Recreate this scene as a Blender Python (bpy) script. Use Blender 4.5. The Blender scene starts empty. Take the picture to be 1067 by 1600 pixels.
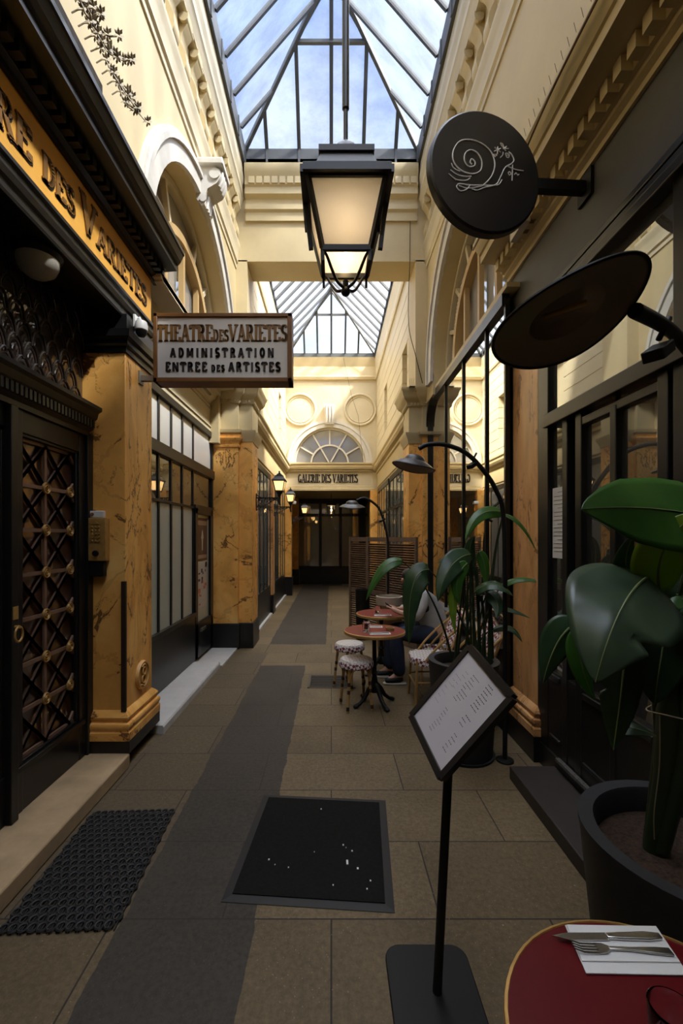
import bpy, bmesh, math, random
from mathutils import Vector, Matrix
random.seed(7)
PI = math.pi
SC = bpy.context.scene
COL = SC.collection

# ------------------------------------------------------------------ camera, sky, sun, exposure
cam_d = bpy.data.cameras.new('camera')
cam = bpy.data.objects.new('camera', cam_d)
COL.objects.link(cam)
cam.location = (0, 0, 1.65)
cam.rotation_euler = (PI / 2, 0, 0)
cam_d.sensor_fit = 'AUTO'
cam_d.sensor_width = 36
cam_d.lens = 685 / 1600 * 36
cam_d.shift_x = 15.9 / 1600
cam_d.shift_y = 38 / 1600
cam_d.clip_start = 0.02
cam_d.clip_end = 200
SC.camera = cam

W = bpy.data.worlds.new('sky')
SC.world = W
W.use_nodes = True
wn, wl = W.node_tree.nodes, W.node_tree.links
bg = wn['Background']
SKY_STRENGTH = 1.4
tc = wn.new('ShaderNodeTexCoord')
nz = wn.new('ShaderNodeTexNoise')
nz.inputs['Scale'].default_value = 3.0
nz.inputs['Detail'].default_value = 5
cr = wn.new('ShaderNodeValToRGB')
cr.color_ramp.elements[0].position = 0.38
cr.color_ramp.elements[0].color = (0.30, 0.47, 0.85, 1)
cr.color_ramp.elements[1].position = 0.66
cr.color_ramp.elements[1].color = (0.74, 0.80, 0.92, 1)
wl.new(tc.outputs['Generated'], nz.inputs['Vector'])
wl.new(nz.outputs['Fac'], cr.inputs['Fac'])
wl.new(cr.outputs['Color'], bg.inputs['Color'])
bg.inputs['Strength'].default_value = SKY_STRENGTH


def sun(name, d, energy, angle, color):
    l = bpy.data.lights.new(name, 'SUN')
    l.energy = energy
    l.angle = math.radians(angle)
    l.color = color
    o = bpy.data.objects.new(name, l)
    COL.objects.link(o)
    o.rotation_euler = Vector(d).to_track_quat('-Z', 'Y').to_euler()
    o.location = (3, 0, 14)
    return o


sun('sun', (-0.52, 0.30, -0.80), 11.0, 5, (1.0, 0.93, 0.80))
sun('added_soft_fill', (-0.42, 0.12, -1), 11.0, 95, (1.0, 0.97, 0.92))  # second soft sun, added to brighten the interior beyond what the sky gives

SC.view_settings.view_transform = 'Standard'
SC.view_settings.look = 'None'
SC.view_settings.gamma = 1
SC.view_settings.use_curve_mapping = False
SC.view_settings.exposure = 0.82
cy = SC.cycles
cy.max_bounces = 9
cy.diffuse_bounces = 5
cy.glossy_bounces = 4
cy.transmission_bounces = 6
cy.transparent_max_bounces = 16
cy.caustics_reflective = False
cy.caustics_refractive = False
cy.sample_clamp_indirect = 6
cy.use_denoising = True


# ------------------------------------------------------------------ materials
def new_mat(name):
    m = bpy.data.materials.new(name)
    m.use_nodes = True
    return m, m.node_tree.nodes, m.node_tree.links, m.node_tree.nodes['Principled BSDF']


def c4(c, k=1.0):
    return (min(c[0] * k, 1), min(c[1] * k, 1), min(c[2] * k, 1), 1)


def pm(name, col, rough=0.5, metal=0.0, var=0.0, scale=5.0, bump=0.0, bscale=40.0, spec=0.5, coat=0.0, trans=0.0, ior=1.45, emit=None, es=0.0):
    m, n, l, b = new_mat(name)
    b.inputs['Base Color'].default_value = c4(col)
    b.inputs['Roughness'].default_value = rough
    b.inputs['Metallic'].default_value = metal
    b.inputs['Specular IOR Level'].default_value = spec
    b.inputs['Coat Weight'].default_value = coat
    b.inputs['Coat Roughness'].default_value = 0.05
    b.inputs['Transmission Weight'].default_value = trans
    b.inputs['IOR'].default_value = ior
    if emit:
        b.inputs['Emission Color'].default_value = c4(emit)
        b.inputs['Emission Strength'].default_value = es
    if var or bump:
        g = n.new('ShaderNodeNewGeometry')
    if var:
        t = n.new('ShaderNodeTexNoise')
        t.inputs['Scale'].default_value = scale
        t.inputs['Detail'].default_value = 6
        t.inputs['Roughness'].default_value = 0.65
        r = n.new('ShaderNodeValToRGB')
        r.color_ramp.elements[0].position = 0.3
        r.color_ramp.elements[1].position = 0.7
        r.color_ramp.elements[0].color = c4(col, 1 - var)
        r.color_ramp.elements[1].color = c4(col, 1 + var * 0.6)
        l.new(g.outputs['Position'], t.inputs['Vector'])
        l.new(t.outputs['Fac'], r.inputs['Fac'])
        l.new(r.outputs['Color'], b.inputs['Base Color'])
    if bump:
        t2 = n.new('ShaderNodeTexNoise')
        t2.inputs['Scale'].default_value = bscale
        t2.inputs['Detail'].default_value = 4
        bp = n.new('ShaderNodeBump')
        bp.inputs['Strength'].default_value = bump
        bp.inputs['Distance'].default_value = 0.004
        l.new(g.outputs['Position'], t2.inputs['Vector'])
        l.new(t2.outputs['Fac'], bp.inputs['Height'])
        l.new(bp.outputs['Normal'], b.inputs['Normal'])
    return m


def mth(n, l, op, a, b=None):
    q = n.new('ShaderNodeMath')
    q.operation = op
    for i, x in enumerate((a, b)):
        if x is None:
            continue
        if isinstance(x, (int, float)):
            q.inputs[i].default_value = x
        else:
            l.new(x, q.inputs[i])
    return q.outputs[0]


def mixc(n, l, fac, a, b):
    q = n.new('ShaderNodeMix')
    q.data_type = 'RGBA'
    for s, x in ((q.inputs['Factor'], fac), (q.inputs['A'], a), (q.inputs['B'], b)):
        if isinstance(x, tuple):
            s.default_value = x if len(x) == 4 else (*x, 1)
        elif isinstance(x, (int, float)):
            s.default_value = x
        else:
            l.new(x, s)
    return q.outputs['Result']


def noise(n, l, vec, scale, detail=5, rough=0.6, dist=0.0):
    t = n.new('ShaderNodeTexNoise')
    t.inputs['Scale'].default_value = scale
    t.inputs['Detail'].default_value = detail
    t.inputs['Roughness'].default_value = rough
    t.inputs['Distortion'].default_value = dist
    l.new(vec, t.inputs['Vector'])
    return t.outputs['Fac']


def ramp(n, l, fac, stops):
    r = n.new('ShaderNodeValToRGB')
    e = r.color_ramp.elements
    while len(e) < len(stops):
        e.new(0.5)
    for i, (p, c) in enumerate(stops):
        e[i].position = p
        e[i].color = (*c, 1)
    l.new(fac, r.inputs['Fac'])
    return r.outputs['Color']


def marble(name, base, vein=(0.075, 0.022, 0.008), amount=1.0):
    m, n, l, b = new_mat(name)
    g = n.new('ShaderNodeNewGeometry')
    mp = n.new('ShaderNodeMapping')
    mp.inputs['Rotation'].default_value = (0.75, 0.55, 0.6)
    mp.inputs['Scale'].default_value = (1.0, 2.6, 1.0)
    l.new(g.outputs['Position'], mp.inputs['Vector'])
    v = mp.outputs['Vector']
    body = ramp(n, l, noise(n, l, v, 1.6, 6, 0.6, 0.6),
                [(0.3, tuple(x * 0.72 for x in base)), (0.5, base), (0.72, (min(base[0] * 1.25, 1), base[1] * 1.45, base[2] * 1.9))])
    a = mth(n, l, 'ABSOLUTE', mth(n, l, 'SUBTRACT', noise(n, l, v, 1.15, 7, 0.62, 0.9), 0.5))
    thin = mth(n, l, 'LESS_THAN', a, 0.010)
    msk = mth(n, l, 'GREATER_THAN', noise(n, l, g.outputs['Position'], 2.3, 3), 0.50)
    a2 = mth(n, l, 'ABSOLUTE', mth(n, l, 'SUBTRACT', noise(n, l, v, 3.2, 6, 0.6, 1.2), 0.47))
    thin2 = mth(n, l, 'LESS_THAN', a2, 0.004)
    msk2 = mth(n, l, 'GREATER_THAN', noise(n, l, g.outputs['Position'], 3.1, 2), 0.55)
    f = mth(n, l, 'MAXIMUM', mth(n, l, 'MULTIPLY', thin, msk), mth(n, l, 'MULTIPLY', thin2, msk2))
    f = mth(n, l, 'MULTIPLY', f, 0.8 * amount)
    soft = mth(n, l, 'MULTIPLY', mth(n, l, 'LESS_THAN', a, 0.02), 0.28 * amount)
    colr = mixc(n, l, soft, body, (base[0] * 0.5, base[1] * 0.38, base[2] * 0.3, 1))
    l.new(mixc(n, l, f, colr, (*vein, 1)), b.inputs['Base Color'])
    b.inputs['Roughness'].default_value = 0.36
    b.inputs['Specular IOR Level'].default_value = 0.35
    return m


def floor_mat():
    m, n, l, b = new_mat('stone_floor')
    g = n.new('ShaderNodeNewGeometry')
    pos = g.outputs['Position']
    sp = n.new('ShaderNodeSeparateXYZ')
    l.new(pos, sp.inputs[0])
    X, Y = sp.outputs[0], sp.outputs[1]
    br = n.new('ShaderNodeTexBrick')
    br.offset = 0.5
    br.inputs['Scale'].default_value = 1.0
    br.inputs['Brick Width'].default_value = 0.94
    br.inputs['Row Height'].default_value = 0.48
    br.inputs['Mortar Size'].default_value = 0.0038
    br.inputs['Mortar Smooth'].default_value = 0.1
    br.inputs['Bias'].default_value = 0.0
    br.inputs['Color1'].default_value = (0.118, 0.083, 0.042, 1)
    br.inputs['Color2'].default_value = (0.155, 0.110, 0.057, 1)
    br.inputs['Mortar'].default_value = (0.04, 0.03, 0.02, 1)
    mp = n.new('ShaderNodeMapping')
    mp.inputs['Location'].default_value = (0.0, 0.03, 0)
    l.new(pos, mp.inputs['Vector'])
    l.new(mp.outputs['Vector'], br.inputs['Vector'])
    big = noise(n, l, pos, 1.7, 5, 0.6)
    fine = noise(n, l, pos, 42, 6, 0.75)
    k = mth(n, l, 'ADD', mth(n, l, 'MULTIPLY', big, 0.9), mth(n, l, 'MULTIPLY', mth(n, l, 'SUBTRACT', fine, 0.28), 1.75))
    k = mth(n, l, 'MAXIMUM', k, 0.12)
    kc = n.new('ShaderNodeCombineColor')
    for i in range(3):
        l.new(mth(n, l, 'ADD', k, 0.2), kc.inputs[i])
    mul = n.new('ShaderNodeMix')
    mul.data_type = 'RGBA'
    mul.blend_type = 'MULTIPLY'
    mul.inputs['Factor'].default_value = 1
    l.new(br.outputs['Color'], mul.inputs['A'])
    l.new(kc.outputs['Color'], mul.inputs['B'])
    stone = mul.outputs['Result']
    # the dark relaid strip of asphalt down the passage, with ragged edges
    wob = mth(n, l, 'MULTIPLY', mth(n, l, 'SUBTRACT', noise(n, l, pos, 4, 3), 0.5), 0.05)
    xw = mth(n, l, 'ADD', X, wob)

    def band(v, a, c):
        return mth(n, l, 'MULTIPLY', mth(n, l, 'GREATER_THAN', v, a), mth(n, l, 'LESS_THAN', v, c))
    s1 = mth(n, l, 'MULTIPLY', band(xw, -0.90, -0.33), mth(n, l, 'LESS_THAN', mth(n, l, 'ADD', Y, wob), 5.6))
    s2 = mth(n, l, 'MULTIPLY', band(xw, -0.95, -0.08), mth(n, l, 'GREATER_THAN', mth(n, l, 'ADD', Y, wob), 6.7))
    s3 = mth(n, l, 'MULTIPLY', band(xw, -1.45, -0.9), band(Y, 1.86, 6.2))
    s3 = mth(n, l, 'MULTIPLY', s3, mth(n, l, 'ADD', mth(n, l, 'MULTIPLY', big, 1.6), -0.25))
    s3 = mth(n, l, 'MINIMUM', mth(n, l, 'MAXIMUM', s3, 0.0), 1.0)
    st = mth(n, l, 'MAXIMUM', mth(n, l, 'MAXIMUM', s1, s2), mth(n, l, 'MULTIPLY', s3, 0.8))
    dark = ramp(n, l, k, [(0.3, (0.020, 0.0160, 0.0115)), (1.0, (0.056, 0.045, 0.033))])
    colr = mixc(n, l, st, stone, dark)
    colr = mixc(n, l, mth(n, l, 'MULTIPLY', br.outputs['Fac'], 0.6), colr, (0.02, 0.016, 0.012, 1))
    # pale specks of grit and chewing gum
    vo = n.new('ShaderNodeTexVoronoi')
    vo.inputs['Scale'].default_value = 9
    l.new(pos, vo.inputs['Vector'])
    spot = mth(n, l, 'MULTIPLY', mth(n, l, 'LESS_THAN', vo.outputs['Distance'], 0.035), mth(n, l, 'GREATER_THAN', noise(n, l, pos, 3, 2), 0.53))
    colr = mixc(n, l, mth(n, l, 'MULTIPLY', spot, 0.7), colr, (0.36, 0.33, 0.28, 1))
    v2 = n.new('ShaderNodeTexVoronoi')
    v2.inputs['Scale'].default_value = 55
    l.new(pos, v2.inputs['Vector'])
    chip = mth(n, l, 'MULTIPLY', mth(n, l, 'LESS_THAN', v2.outputs['Distance'], 0.13), mth(n, l, 'GREATER_THAN', noise(n, l, pos, 2.2, 3), 0.50))
    colr = mixc(n, l, mth(n, l, 'MULTIPLY', chip, mth(n, l, 'SUBTRACT', 0.45, mth(n, l, 'MULTIPLY', st, 0.35))), colr, (0.34, 0.28, 0.19, 1))
    l.new(colr, b.inputs['Base Color'])
    b.inputs['Roughness'].default_value = 0.62
    b.inputs['Specular IOR Level'].default_value = 0.3
    bp = n.new('ShaderNodeBump')
    bp.inputs['Strength'].default_value = 0.35
    bp.inputs['Distance'].default_value = 0.004
    hh = mth(n, l, 'SUBTRACT', mth(n, l, 'MULTIPLY', fine, 0.6), br.outputs['Fac'])
    l.new(hh, bp.inputs['Height'])
    l.new(bp.outputs['Normal'], b.inputs['Normal'])
    return m


def pane_mat(name, tint, trans_col, fac, grime=0.0):
    """weathered roof glass: part clear, part light-scattering dirt"""
    m, n, l, b = new_mat(name)
    n.remove(b)
    out = n['Material Output']
    tr = n.new('ShaderNodeBsdfTransparent')
    tl = n.new('ShaderNodeBsdfTranslucent')
    g = n.new('ShaderNodeNewGeometry')
    mp = n.new('ShaderNodeMapping')
    mp.inputs['Scale'].default_value = (1, 2.2, 1)
    l.new(g.outputs['Position'], mp.inputs['Vector'])
    nn = noise(n, l, mp.outputs['Vector'], 1.3, 6, 0.65)
    l.new(ramp(n, l, nn, [(0.32, tuple(x * (1 - grime) for x in tint)), (0.6, tint)]), tr.inputs['Color'])
    l.new(ramp(n, l, nn, [(0.3, tuple(x * 0.8 for x in trans_col)), (0.6, trans_col)]), tl.inputs['Color'])
    mx = n.new('ShaderNodeMixShader')
    mx.inputs[0].default_value = fac
    l.new(tr.outputs[0], mx.inputs[1])
    l.new(tl.outputs[0], mx.inputs[2])
    gl = n.new('ShaderNodeBsdfGlossy')
    gl.inputs['Roughness'].default_value = 0.05
    m2 = n.new('ShaderNodeMixShader')
    m2.inputs[0].default_value = 0.05
    l.new(mx.outputs[0], m2.inputs[1])
    l.new(gl.outputs[0], m2.inputs[2])
    l.new(m2.outputs[0], out.inputs['Surface'])
    return m


def mirror_glass(name, base, fac, tint=(0.9, 0.92, 0.9), rough=0.012, var=0.0):
    """a shop pane before a dark room: mostly reflection"""
    m, n, l, b = new_mat(name)
    out = n['Material Output']
    b.inputs['Base Color'].default_value = (*base, 1)
    b.inputs['Roughness'].default_value = 0.5
    gl = n.new('ShaderNodeBsdfGlossy')
    gl.inputs['Roughness'].default_value = rough
    gl.inputs['Color'].default_value = (*tint, 1)
    fr = n.new('ShaderNodeFresnel')
    fr.inputs['IOR'].default_value = 1.7
    f = mth(n, l, 'MINIMUM', mth(n, l, 'ADD', mth(n, l, 'MULTIPLY', fr.outputs[0], 1.25), fac), 0.92)
    mx = n.new('ShaderNodeMixShader')
    l.new(f, mx.inputs[0])
    l.new(b.outputs[0], mx.inputs[1])
    l.new(gl.outputs[0], mx.inputs[2])
    l.new(mx.outputs[0], out.inputs['Surface'])
    return m


def milk_glass(name, col, transl=0.6):
    m, n, l, b = new_mat(name)
    out = n['Material Output']
    b.inputs['Base Color'].default_value = (*col, 1)
    b.inputs['Roughness'].default_value = 0.25
    t = n.new('ShaderNodeBsdfTranslucent')
    t.inputs['Color'].default_value = (*col, 1)
    mx = n.new('ShaderNodeMixShader')
    mx.inputs[0].default_value = transl
    l.new(b.outputs[0], mx.inputs[1])
    l.new(t.outputs[0], mx.inputs[2])
    l.new(mx.outputs[0], out.inputs['Surface'])
    return m


def weave_mat(name, c1, c2, scale):
    m, n, l, b = new_mat(name)
    t = n.new('ShaderNodeTexCoord')
    ck = n.new('ShaderNodeTexChecker')
    ck.inputs['Scale'].default_value = scale
    ck.inputs['Color1'].default_value = (*c1, 1)
    ck.inputs['Color2'].default_value = (*c2, 1)
    mp = n.new('ShaderNodeMapping')
    mp.inputs['Rotation'].default_value = (0.3, 0.2, 0.785)
    l.new(t.outputs['Object'], mp.inputs['Vector'])
    l.new(mp.outputs['Vector'], ck.inputs['Vector'])
    l.new(ck.outputs['Color'], b.inputs['Base Color'])
    b.inputs['Roughness'].default_value = 0.45
    return m


def leaf_mat(name, c1, c2, rough=0.35):
    m, n, l, b = new_mat(name)
    g = n.new('ShaderNodeNewGeometry')
    l.new(ramp(n, l, noise(n, l, g.outputs['Position'], 9, 5), [(0.35, c1), (0.7, c2)]), b.inputs['Base Color'])
    b.inputs['Roughness'].default_value = rough
    t = n.new('ShaderNodeBsdfTranslucent')
    t.inputs['Color'].default_value = (c2[0] * 1.6, c2[1] * 2.0, c2[2], 1)
    mx = n.new('ShaderNodeMixShader')
    mx.inputs[0].default_value = 0.22
    out = n['Material Output']
    l.new(b.outputs[0], mx.inputs[1])
    l.new(t.outputs[0], mx.inputs[2])
    l.new(mx.outputs[0], out.inputs['Surface'])
    return m


CREAM = pm('cream_paint', (0.57, 0.455, 0.25), 0.55, var=0.10, scale=1.4, bump=0.06, bscale=30)
CREAM2 = pm('pale_cream_paint', (0.62, 0.53, 0.35), 0.5, var=0.08, scale=2)
WHITE = pm('white_moulding_paint', (0.60, 0.565, 0.50), 0.5, var=0.12, scale=6)
MARBLE = marble('ochre_marble', (0.84, 0.41, 0.095))
MARBLE_R = marble('reddish_marble', (0.66, 0.34, 0.125), amount=0.7)
BLACK = pm('black_gloss_paint', (0.010, 0.0095, 0.009), 0.32, var=0.3, scale=8)
BLACKM = pm('black_matt_metal', (0.009, 0.0084, 0.0075), 0.5, spec=0.3)
BRONZE = pm('dark_bronze', (0.26, 0.155, 0.105), 0.36, metal=0.25, var=0.25, scale=6)
BRASS = pm('aged_brass', (0.50, 0.29, 0.085), 0.36, metal=0.35, var=0.2, scale=20)
GILT = pm('gilt_rosette', (0.40, 0.23, 0.07), 0.4, metal=0.3)
GOLD = pm('ochre_gold_board', (0.72, 0.36, 0.055), 0.5, var=0.16, scale=2.2)
GOLDL = pm('gilt_letter', (0.20, 0.092, 0.018), 0.4, var=0.2, scale=30)
LETTER = pm('dark_letter', (0.022, 0.014, 0.010), 0.45)
SIGNW = pm('sign_face_white', (0.66, 0.62, 0.56), 0.4, var=0.04, scale=3)
WOODF = pm('sign_frame_wood', (0.20, 0.085, 0.022), 0.4, var=0.25, scale=9)
STEEL = pm('grey_skylight_steel', (0.075, 0.078, 0.08), 0.5, var=0.25, scale=3)
STONE = pm('worn_step_stone', (0.43, 0.30, 0.165), 0.65, var=0.22, scale=5, bump=0.3, bscale=25)
MARB_W = pm('white_marble_step', (0.52, 0.50, 0.47), 0.45, var=0.12, scale=6)
DSTONE = pm('dark_step_stone', (0.034, 0.026, 0.021), 0.6, var=0.2, scale=6)
GREYW = pm('charcoal_wall_panel', (0.075, 0.068, 0.058), 0.55, var=0.25, scale=2)
RUB = pm('black_rubber', (0.016, 0.015, 0.014), 0.6)
CARPET = pm('black_mat_pile', (0.014, 0.013, 0.0115), 0.95, var=0.3, scale=60, bump=0.5, bscale=300, spec=0.1)
GUMWHITE = pm('paper_white', (0.72, 0.70, 0.67), 0.7)
FLOORM = floor_mat()
PANE1 = pane_mat('weathered_roof_glass', (0.46, 0.50, 0.58), (0.70, 0.72, 0.74), 0.05, 0.35)
PANE2 = pane_mat('clear_roof_glass', (0.86, 0.87, 0.88), (0.75, 0.76, 0.76), 0.04, 0.15)
SHOPG = mirror_glass('dark_shop_glass', (0.018, 0.016, 0.013), 0.10)
BAYG = mirror_glass('bay_shop_glass', (0.05, 0.045, 0.035), 0.34, (0.95, 0.94, 0.90))
ENDG = mirror_glass('end_door_glass', (0.22, 0.19, 0.14), 0.30, (0.8, 0.78, 0.7))
FROST = mirror_glass('frosted_shop_glass', (0.40, 0.43, 0.355), 0.02, rough=0.3)
FROSTW = mirror_glass('white_frosted_glass', (0.75, 0.74, 0.70), 0.02, rough=0.3)
ARCHG = mirror_glass('arch_window_glass', (0.30, 0.29, 0.27), 0.12)
LUNG = mirror_glass('fanlight_glass', (0.20, 0.20, 0.21), 0.20, (0.85, 0.88, 0.95), 0.12)
MILK = milk_glass('lantern_milk_glass', (0.84, 0.80, 0.72), 0.45)
GLOBE = milk_glass('globe_milk_glass', (0.60, 0.56, 0.48), 0.3)
CLEAR = pm('clear_glass', (0.95, 0.96, 0.95), 0.02, trans=1.0)
RED = pm('red_laminate', (0.105, 0.004, 0.006), 0.30, var=0.08, scale=4)
RED2 = pm('faded_red_laminate', (0.25, 0.045, 0.035), 0.28)
STEELB = pm('cutlery_steel', (0.55, 0.53, 0.50), 0.22, metal=1.0)
RATTAN = pm('rattan_cane', (0.42, 0.25, 0.085), 0.4, var=0.25, scale=25)
BIND = pm('dark_cane_binding', (0.04, 0.018, 0.010), 0.5)
WEAVE = weave_mat('maroon_white_weave', (0.15, 0.014, 0.024), (0.70, 0.66, 0.62), 38)
WEAVEW = weave_mat('white_weave', (0.68, 0.63, 0.58), (0.45, 0.38, 0.34), 40)
SLAT = pm('weathered_louvre_wood', (0.17, 0.105, 0.062), 0.65, var=0.25, scale=14)
POTM = pm('charcoal_planter', (0.022, 0.023, 0.025), 0.6, var=0.2, scale=20)
SOIL = pm('potting_soil', (0.045, 0.024, 0.013), 0.95, var=0.9, scale=75, bump=0.8, bscale=90)
LEAFD = leaf_mat('dark_leaf', (0.022, 0.052, 0.022), (0.040, 0.088, 0.030))
LEAFS = leaf_mat('sheen_leaf', (0.045, 0.075, 0.042), (0.075, 0.115, 0.062), 0.28)
LEAFG = leaf_mat('green_leaf', (0.035, 0.115, 0.016), (0.062, 0.175, 0.025))
LEAFY = leaf_mat('yellow_green_leaf', (0.16, 0.27, 0.02), (0.25, 0.36, 0.03))
RIB = pm('leaf_midrib', (0.17, 0.22, 0.08), 0.5)
STALK = pm('plant_stalk', (0.022, 0.036, 0.012), 0.45, var=0.3, scale=12)
BAMB = pm('bamboo_cane', (0.38, 0.22, 0.08), 0.5)
DRYS = pm('dry_succulent', (0.30, 0.24, 0.15), 0.6, var=0.4, scale=30)
JEAN = pm('dark_jeans', (0.018, 0.026, 0.052), 0.8, var=0.25, scale=20)
SHIRT = pm('grey_shirt', (0.42, 0.40, 0.36), 0.8, var=0.18, scale=9)
VEST = pm('black_vest', (0.012, 0.012, 0.013), 0.8)
SKIN = pm('skin', (0.50, 0.27, 0.18), 0.5)
HAIR = pm('dark_hair', (0.018, 0.012, 0.009), 0.6)
SHOE = pm('black_canvas', (0.014, 0.013, 0.013), 0.7)
SOLE = pm('white_rubber', (0.62, 0.58, 0.52), 0.6)
WARM = pm('lit_bulb', (1, 0.8, 0.5), 0.5, emit=(1.0, 0.66, 0.28), es=14)
CHALK = pm('white_line_paint', (0.85, 0.83, 0.78), 0.6)
INK = pm('menu_ink', (0.12, 0.11, 0.12), 0.8)
CAMW = pm('white_plastic', (0.68, 0.66, 0.62), 0.35)


# ------------------------------------------------------------------ mesh helpers
ROOT = {}


class MB:
    def __init__(s):
        s.v, s.f, s.m = [], [], []

    def add(s, vs, fs, m=0):
        o = len(s.v)
        s.v += [tuple(p) for p in vs]
        for f in fs:
            s.f.append([o + i for i in f])
            s.m.append(m)
        return s

    def box(s, x0, y0, z0, x1, y1, z1, m=0):
        vs = [(x, y, z) for x in (x0, x1) for y in (y0, y1) for z in (z0, z1)]
        return s.add(vs, [(0, 1, 3, 2), (4, 6, 7, 5), (0, 4, 5, 1), (2, 3, 7, 6), (0, 2, 6, 4), (1, 5, 7, 3)], m)

    def prism(s, pts, ax, a, b, m=0):
        n = len(pts)

        def P(p, t):
            return (t, p[0], p[1]) if ax == 'x' else (p[0], t, p[1]) if ax == 'y' else (p[0], p[1], t)
        vs = [P(p, a) for p in pts] + [P(p, b) for p in pts]
        fs = [tuple(range(n)), tuple(range(2 * n - 1, n - 1, -1))]
        fs += [(i, (i + 1) % n, n + (i + 1) % n, n + i) for i in range(n)]
        return s.add(vs, fs, m)

    def beam(s, p, q, w, h, up=(0, 0, 1), m=0):
        p, q, up = Vector(p), Vector(q), Vector(up)
        d = (q - p).normalized()
        a = d.cross(up)
        if a.length < 1e-4:
            a = d.cross(Vector((1, 0, 0)))
        a.normalize()
        b = a.cross(d)
        vs = [c + a * (w / 2 * i) + b * (h / 2 * j) for c in (p, q) for i, j in ((-1, -1), (1, -1), (1, 1), (-1, 1))]
        return s.add(vs, [(0, 1, 2, 3), (7, 6, 5, 4), (0, 4, 5, 1), (1, 5, 6, 2), (2, 6, 7, 3), (3, 7, 4, 0)], m)

    def tube(s, pts, r, n=8, m=0, closed=False):
        pts = [Vector(p) for p in pts]
        k = len(pts)
        rs = r if isinstance(r, (list, tuple)) else [r] * k
        t0 = (pts[1] - pts[0]).normalized()
        u = t0.cross(Vector((0, 0, 1)))
        if u.length < 0.05:
            u = t0.cross(Vector((0, 1, 0)))
        u.normalize()
        vs = []
        for i, p in enumerate(pts):
            if closed:
                t = pts[(i + 1) % k] - pts[i - 1]
            else:
                t = pts[min(i + 1, k - 1)] - pts[max(i - 1, 0)]
            if t.length < 1e-9:
                t = t0
            t = t.normalized()
            u = (u - t * u.dot(t))
            if u.length < 1e-6:
                u = t.orthogonal()
            u.normalize()
            w = t.cross(u)
            vs += [p + (u * math.cos(2 * PI * j / n) + w * math.sin(2 * PI * j / n)) * rs[i] for j in range(n)]
        fs = []
        for i in range(k if closed else k - 1):
            i2 = (i + 1) % k
            fs += [(i * n + j, i * n + (j + 1) % n, i2 * n + (j + 1) % n, i2 * n + j) for j in range(n)]
        if not closed:
            fs += [tuple(range(n - 1, -1, -1)), tuple(range((k - 1) * n, k * n))]
        return s.add(vs, fs, m)

    def lathe(s, prof, c=(0, 0, 0), n=24, m=0, ax='z', a0=0.0, a1=2 * PI):
        full = abs(a1 - a0 - 2 * PI) < 1e-6
        k = n if full else n + 1
        vs = []
        for r, z in prof:
            for j in range(k):
                a = a0 + (a1 - a0) * j / n
                x, y = r * math.cos(a), r * math.sin(a)
                p = (x, y, z) if ax == 'z' else (z, x, y) if ax == 'x' else (x, z, y)
                vs.append((c[0] + p[0], c[1] + p[1], c[2] + p[2]))
        fs = []
        for i in range(len(prof) - 1):
            for j in range(n):
                j2 = (j + 1) % k if full else j + 1
                fs.append((i * k + j, i * k + j2, (i + 1) * k + j2, (i + 1) * k + j))
        return s.add(vs, fs, m)

    def ball(s, c, r, n=14, sc=(1, 1, 1), m=0):
        k = n // 2
        vs = [(c[0], c[1], c[2] - r * sc[2])]
        for i in range(1, k):
            a = -PI / 2 + PI * i / k
            for j in range(n):
                t = 2 * PI * j / n
                vs.append((c[0] + r * sc[0] * math.cos(a) * math.cos(t), c[1] + r * sc[1] * math.cos(a) * math.sin(t), c[2] + r * sc[2] * math.sin(a)))
        vs.append((c[0], c[1], c[2] + r * sc[2]))
        fs = [(0, 1 + (j + 1) % n, 1 + j) for j in range(n)]
        for i in range(k - 2):
            fs += [(1 + i * n + j, 1 + i * n + (j + 1) % n, 1 + (i + 1) * n + (j + 1) % n, 1 + (i + 1) * n + j) for j in range(n)]
        L = len(vs) - 1
        b = 1 + (k - 2) * n
        fs += [(b + j, b + (j + 1) % n, L) for j in range(n)]
        return s.add(vs, fs, m)

    def quad(s, a, b, c, d, m=0):
        return s.add([a, b, c, d], [(0, 1, 2, 3)], m)

    def build(s, name, mats, parent=None, smooth=True, bevel=0.0, org=None, solid=0.0, sub=0, double=False):
        if not isinstance(mats, (list, tuple)):
            mats = [mats]
        me = bpy.data.meshes.new(name)
        if parent is not None:
            o0 = Vector(ROOT.get(parent.name, (0, 0, 0)))
        elif org is not None:
            o0 = Vector(org)
        else:
            xs, ys, zs = zip(*s.v)
            o0 = Vector(((min(xs) + max(xs)) / 2, (min(ys) + max(ys)) / 2, min(zs)))
        me.from_pydata([Vector(p) - o0 for p in s.v], [], s.f)
        me.update()
        if not double:
            bm = bmesh.new()
            bm.from_mesh(me)
            bmesh.ops.recalc_face_normals(bm, faces=bm.faces)
            bm.to_mesh(me)
            bm.free()
        for m in mats:
            me.materials.append(m)
        if len(mats) > 1:
            me.polygons.foreach_set('material_index', s.m)
        if smooth:
            me.polygons.foreach_set('use_smooth', [True] * len(me.polygons))
            me.set_sharp_from_angle(angle=math.radians(38))
        o = bpy.data.objects.new(name, me)
        COL.objects.link(o)
        if parent is not None:
            o.parent = parent
            ROOT[o.name] = o0
        else:
            o.location = o0
            ROOT[o.name] = o0
        if bevel:
            b = o.modifiers.new('edge', 'BEVEL')
            b.width = bevel
            b.segments = 2
            b.limit_method = 'ANGLE'
        if solid:
            b = o.modifiers.new('thick', 'SOLIDIFY')
            b.thickness = solid
            b.offset = 0
        if sub:
            b = o.modifiers.new('smooth', 'SUBSURF')
            b.levels = sub
            b.render_levels = sub
        return o


def tag(o, label, cat, group=None, kind=None):
    o['label'] = label
    o['category'] = cat
    if group:
        o['group'] = group
    if kind:
        o['kind'] = kind
    return o


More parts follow.
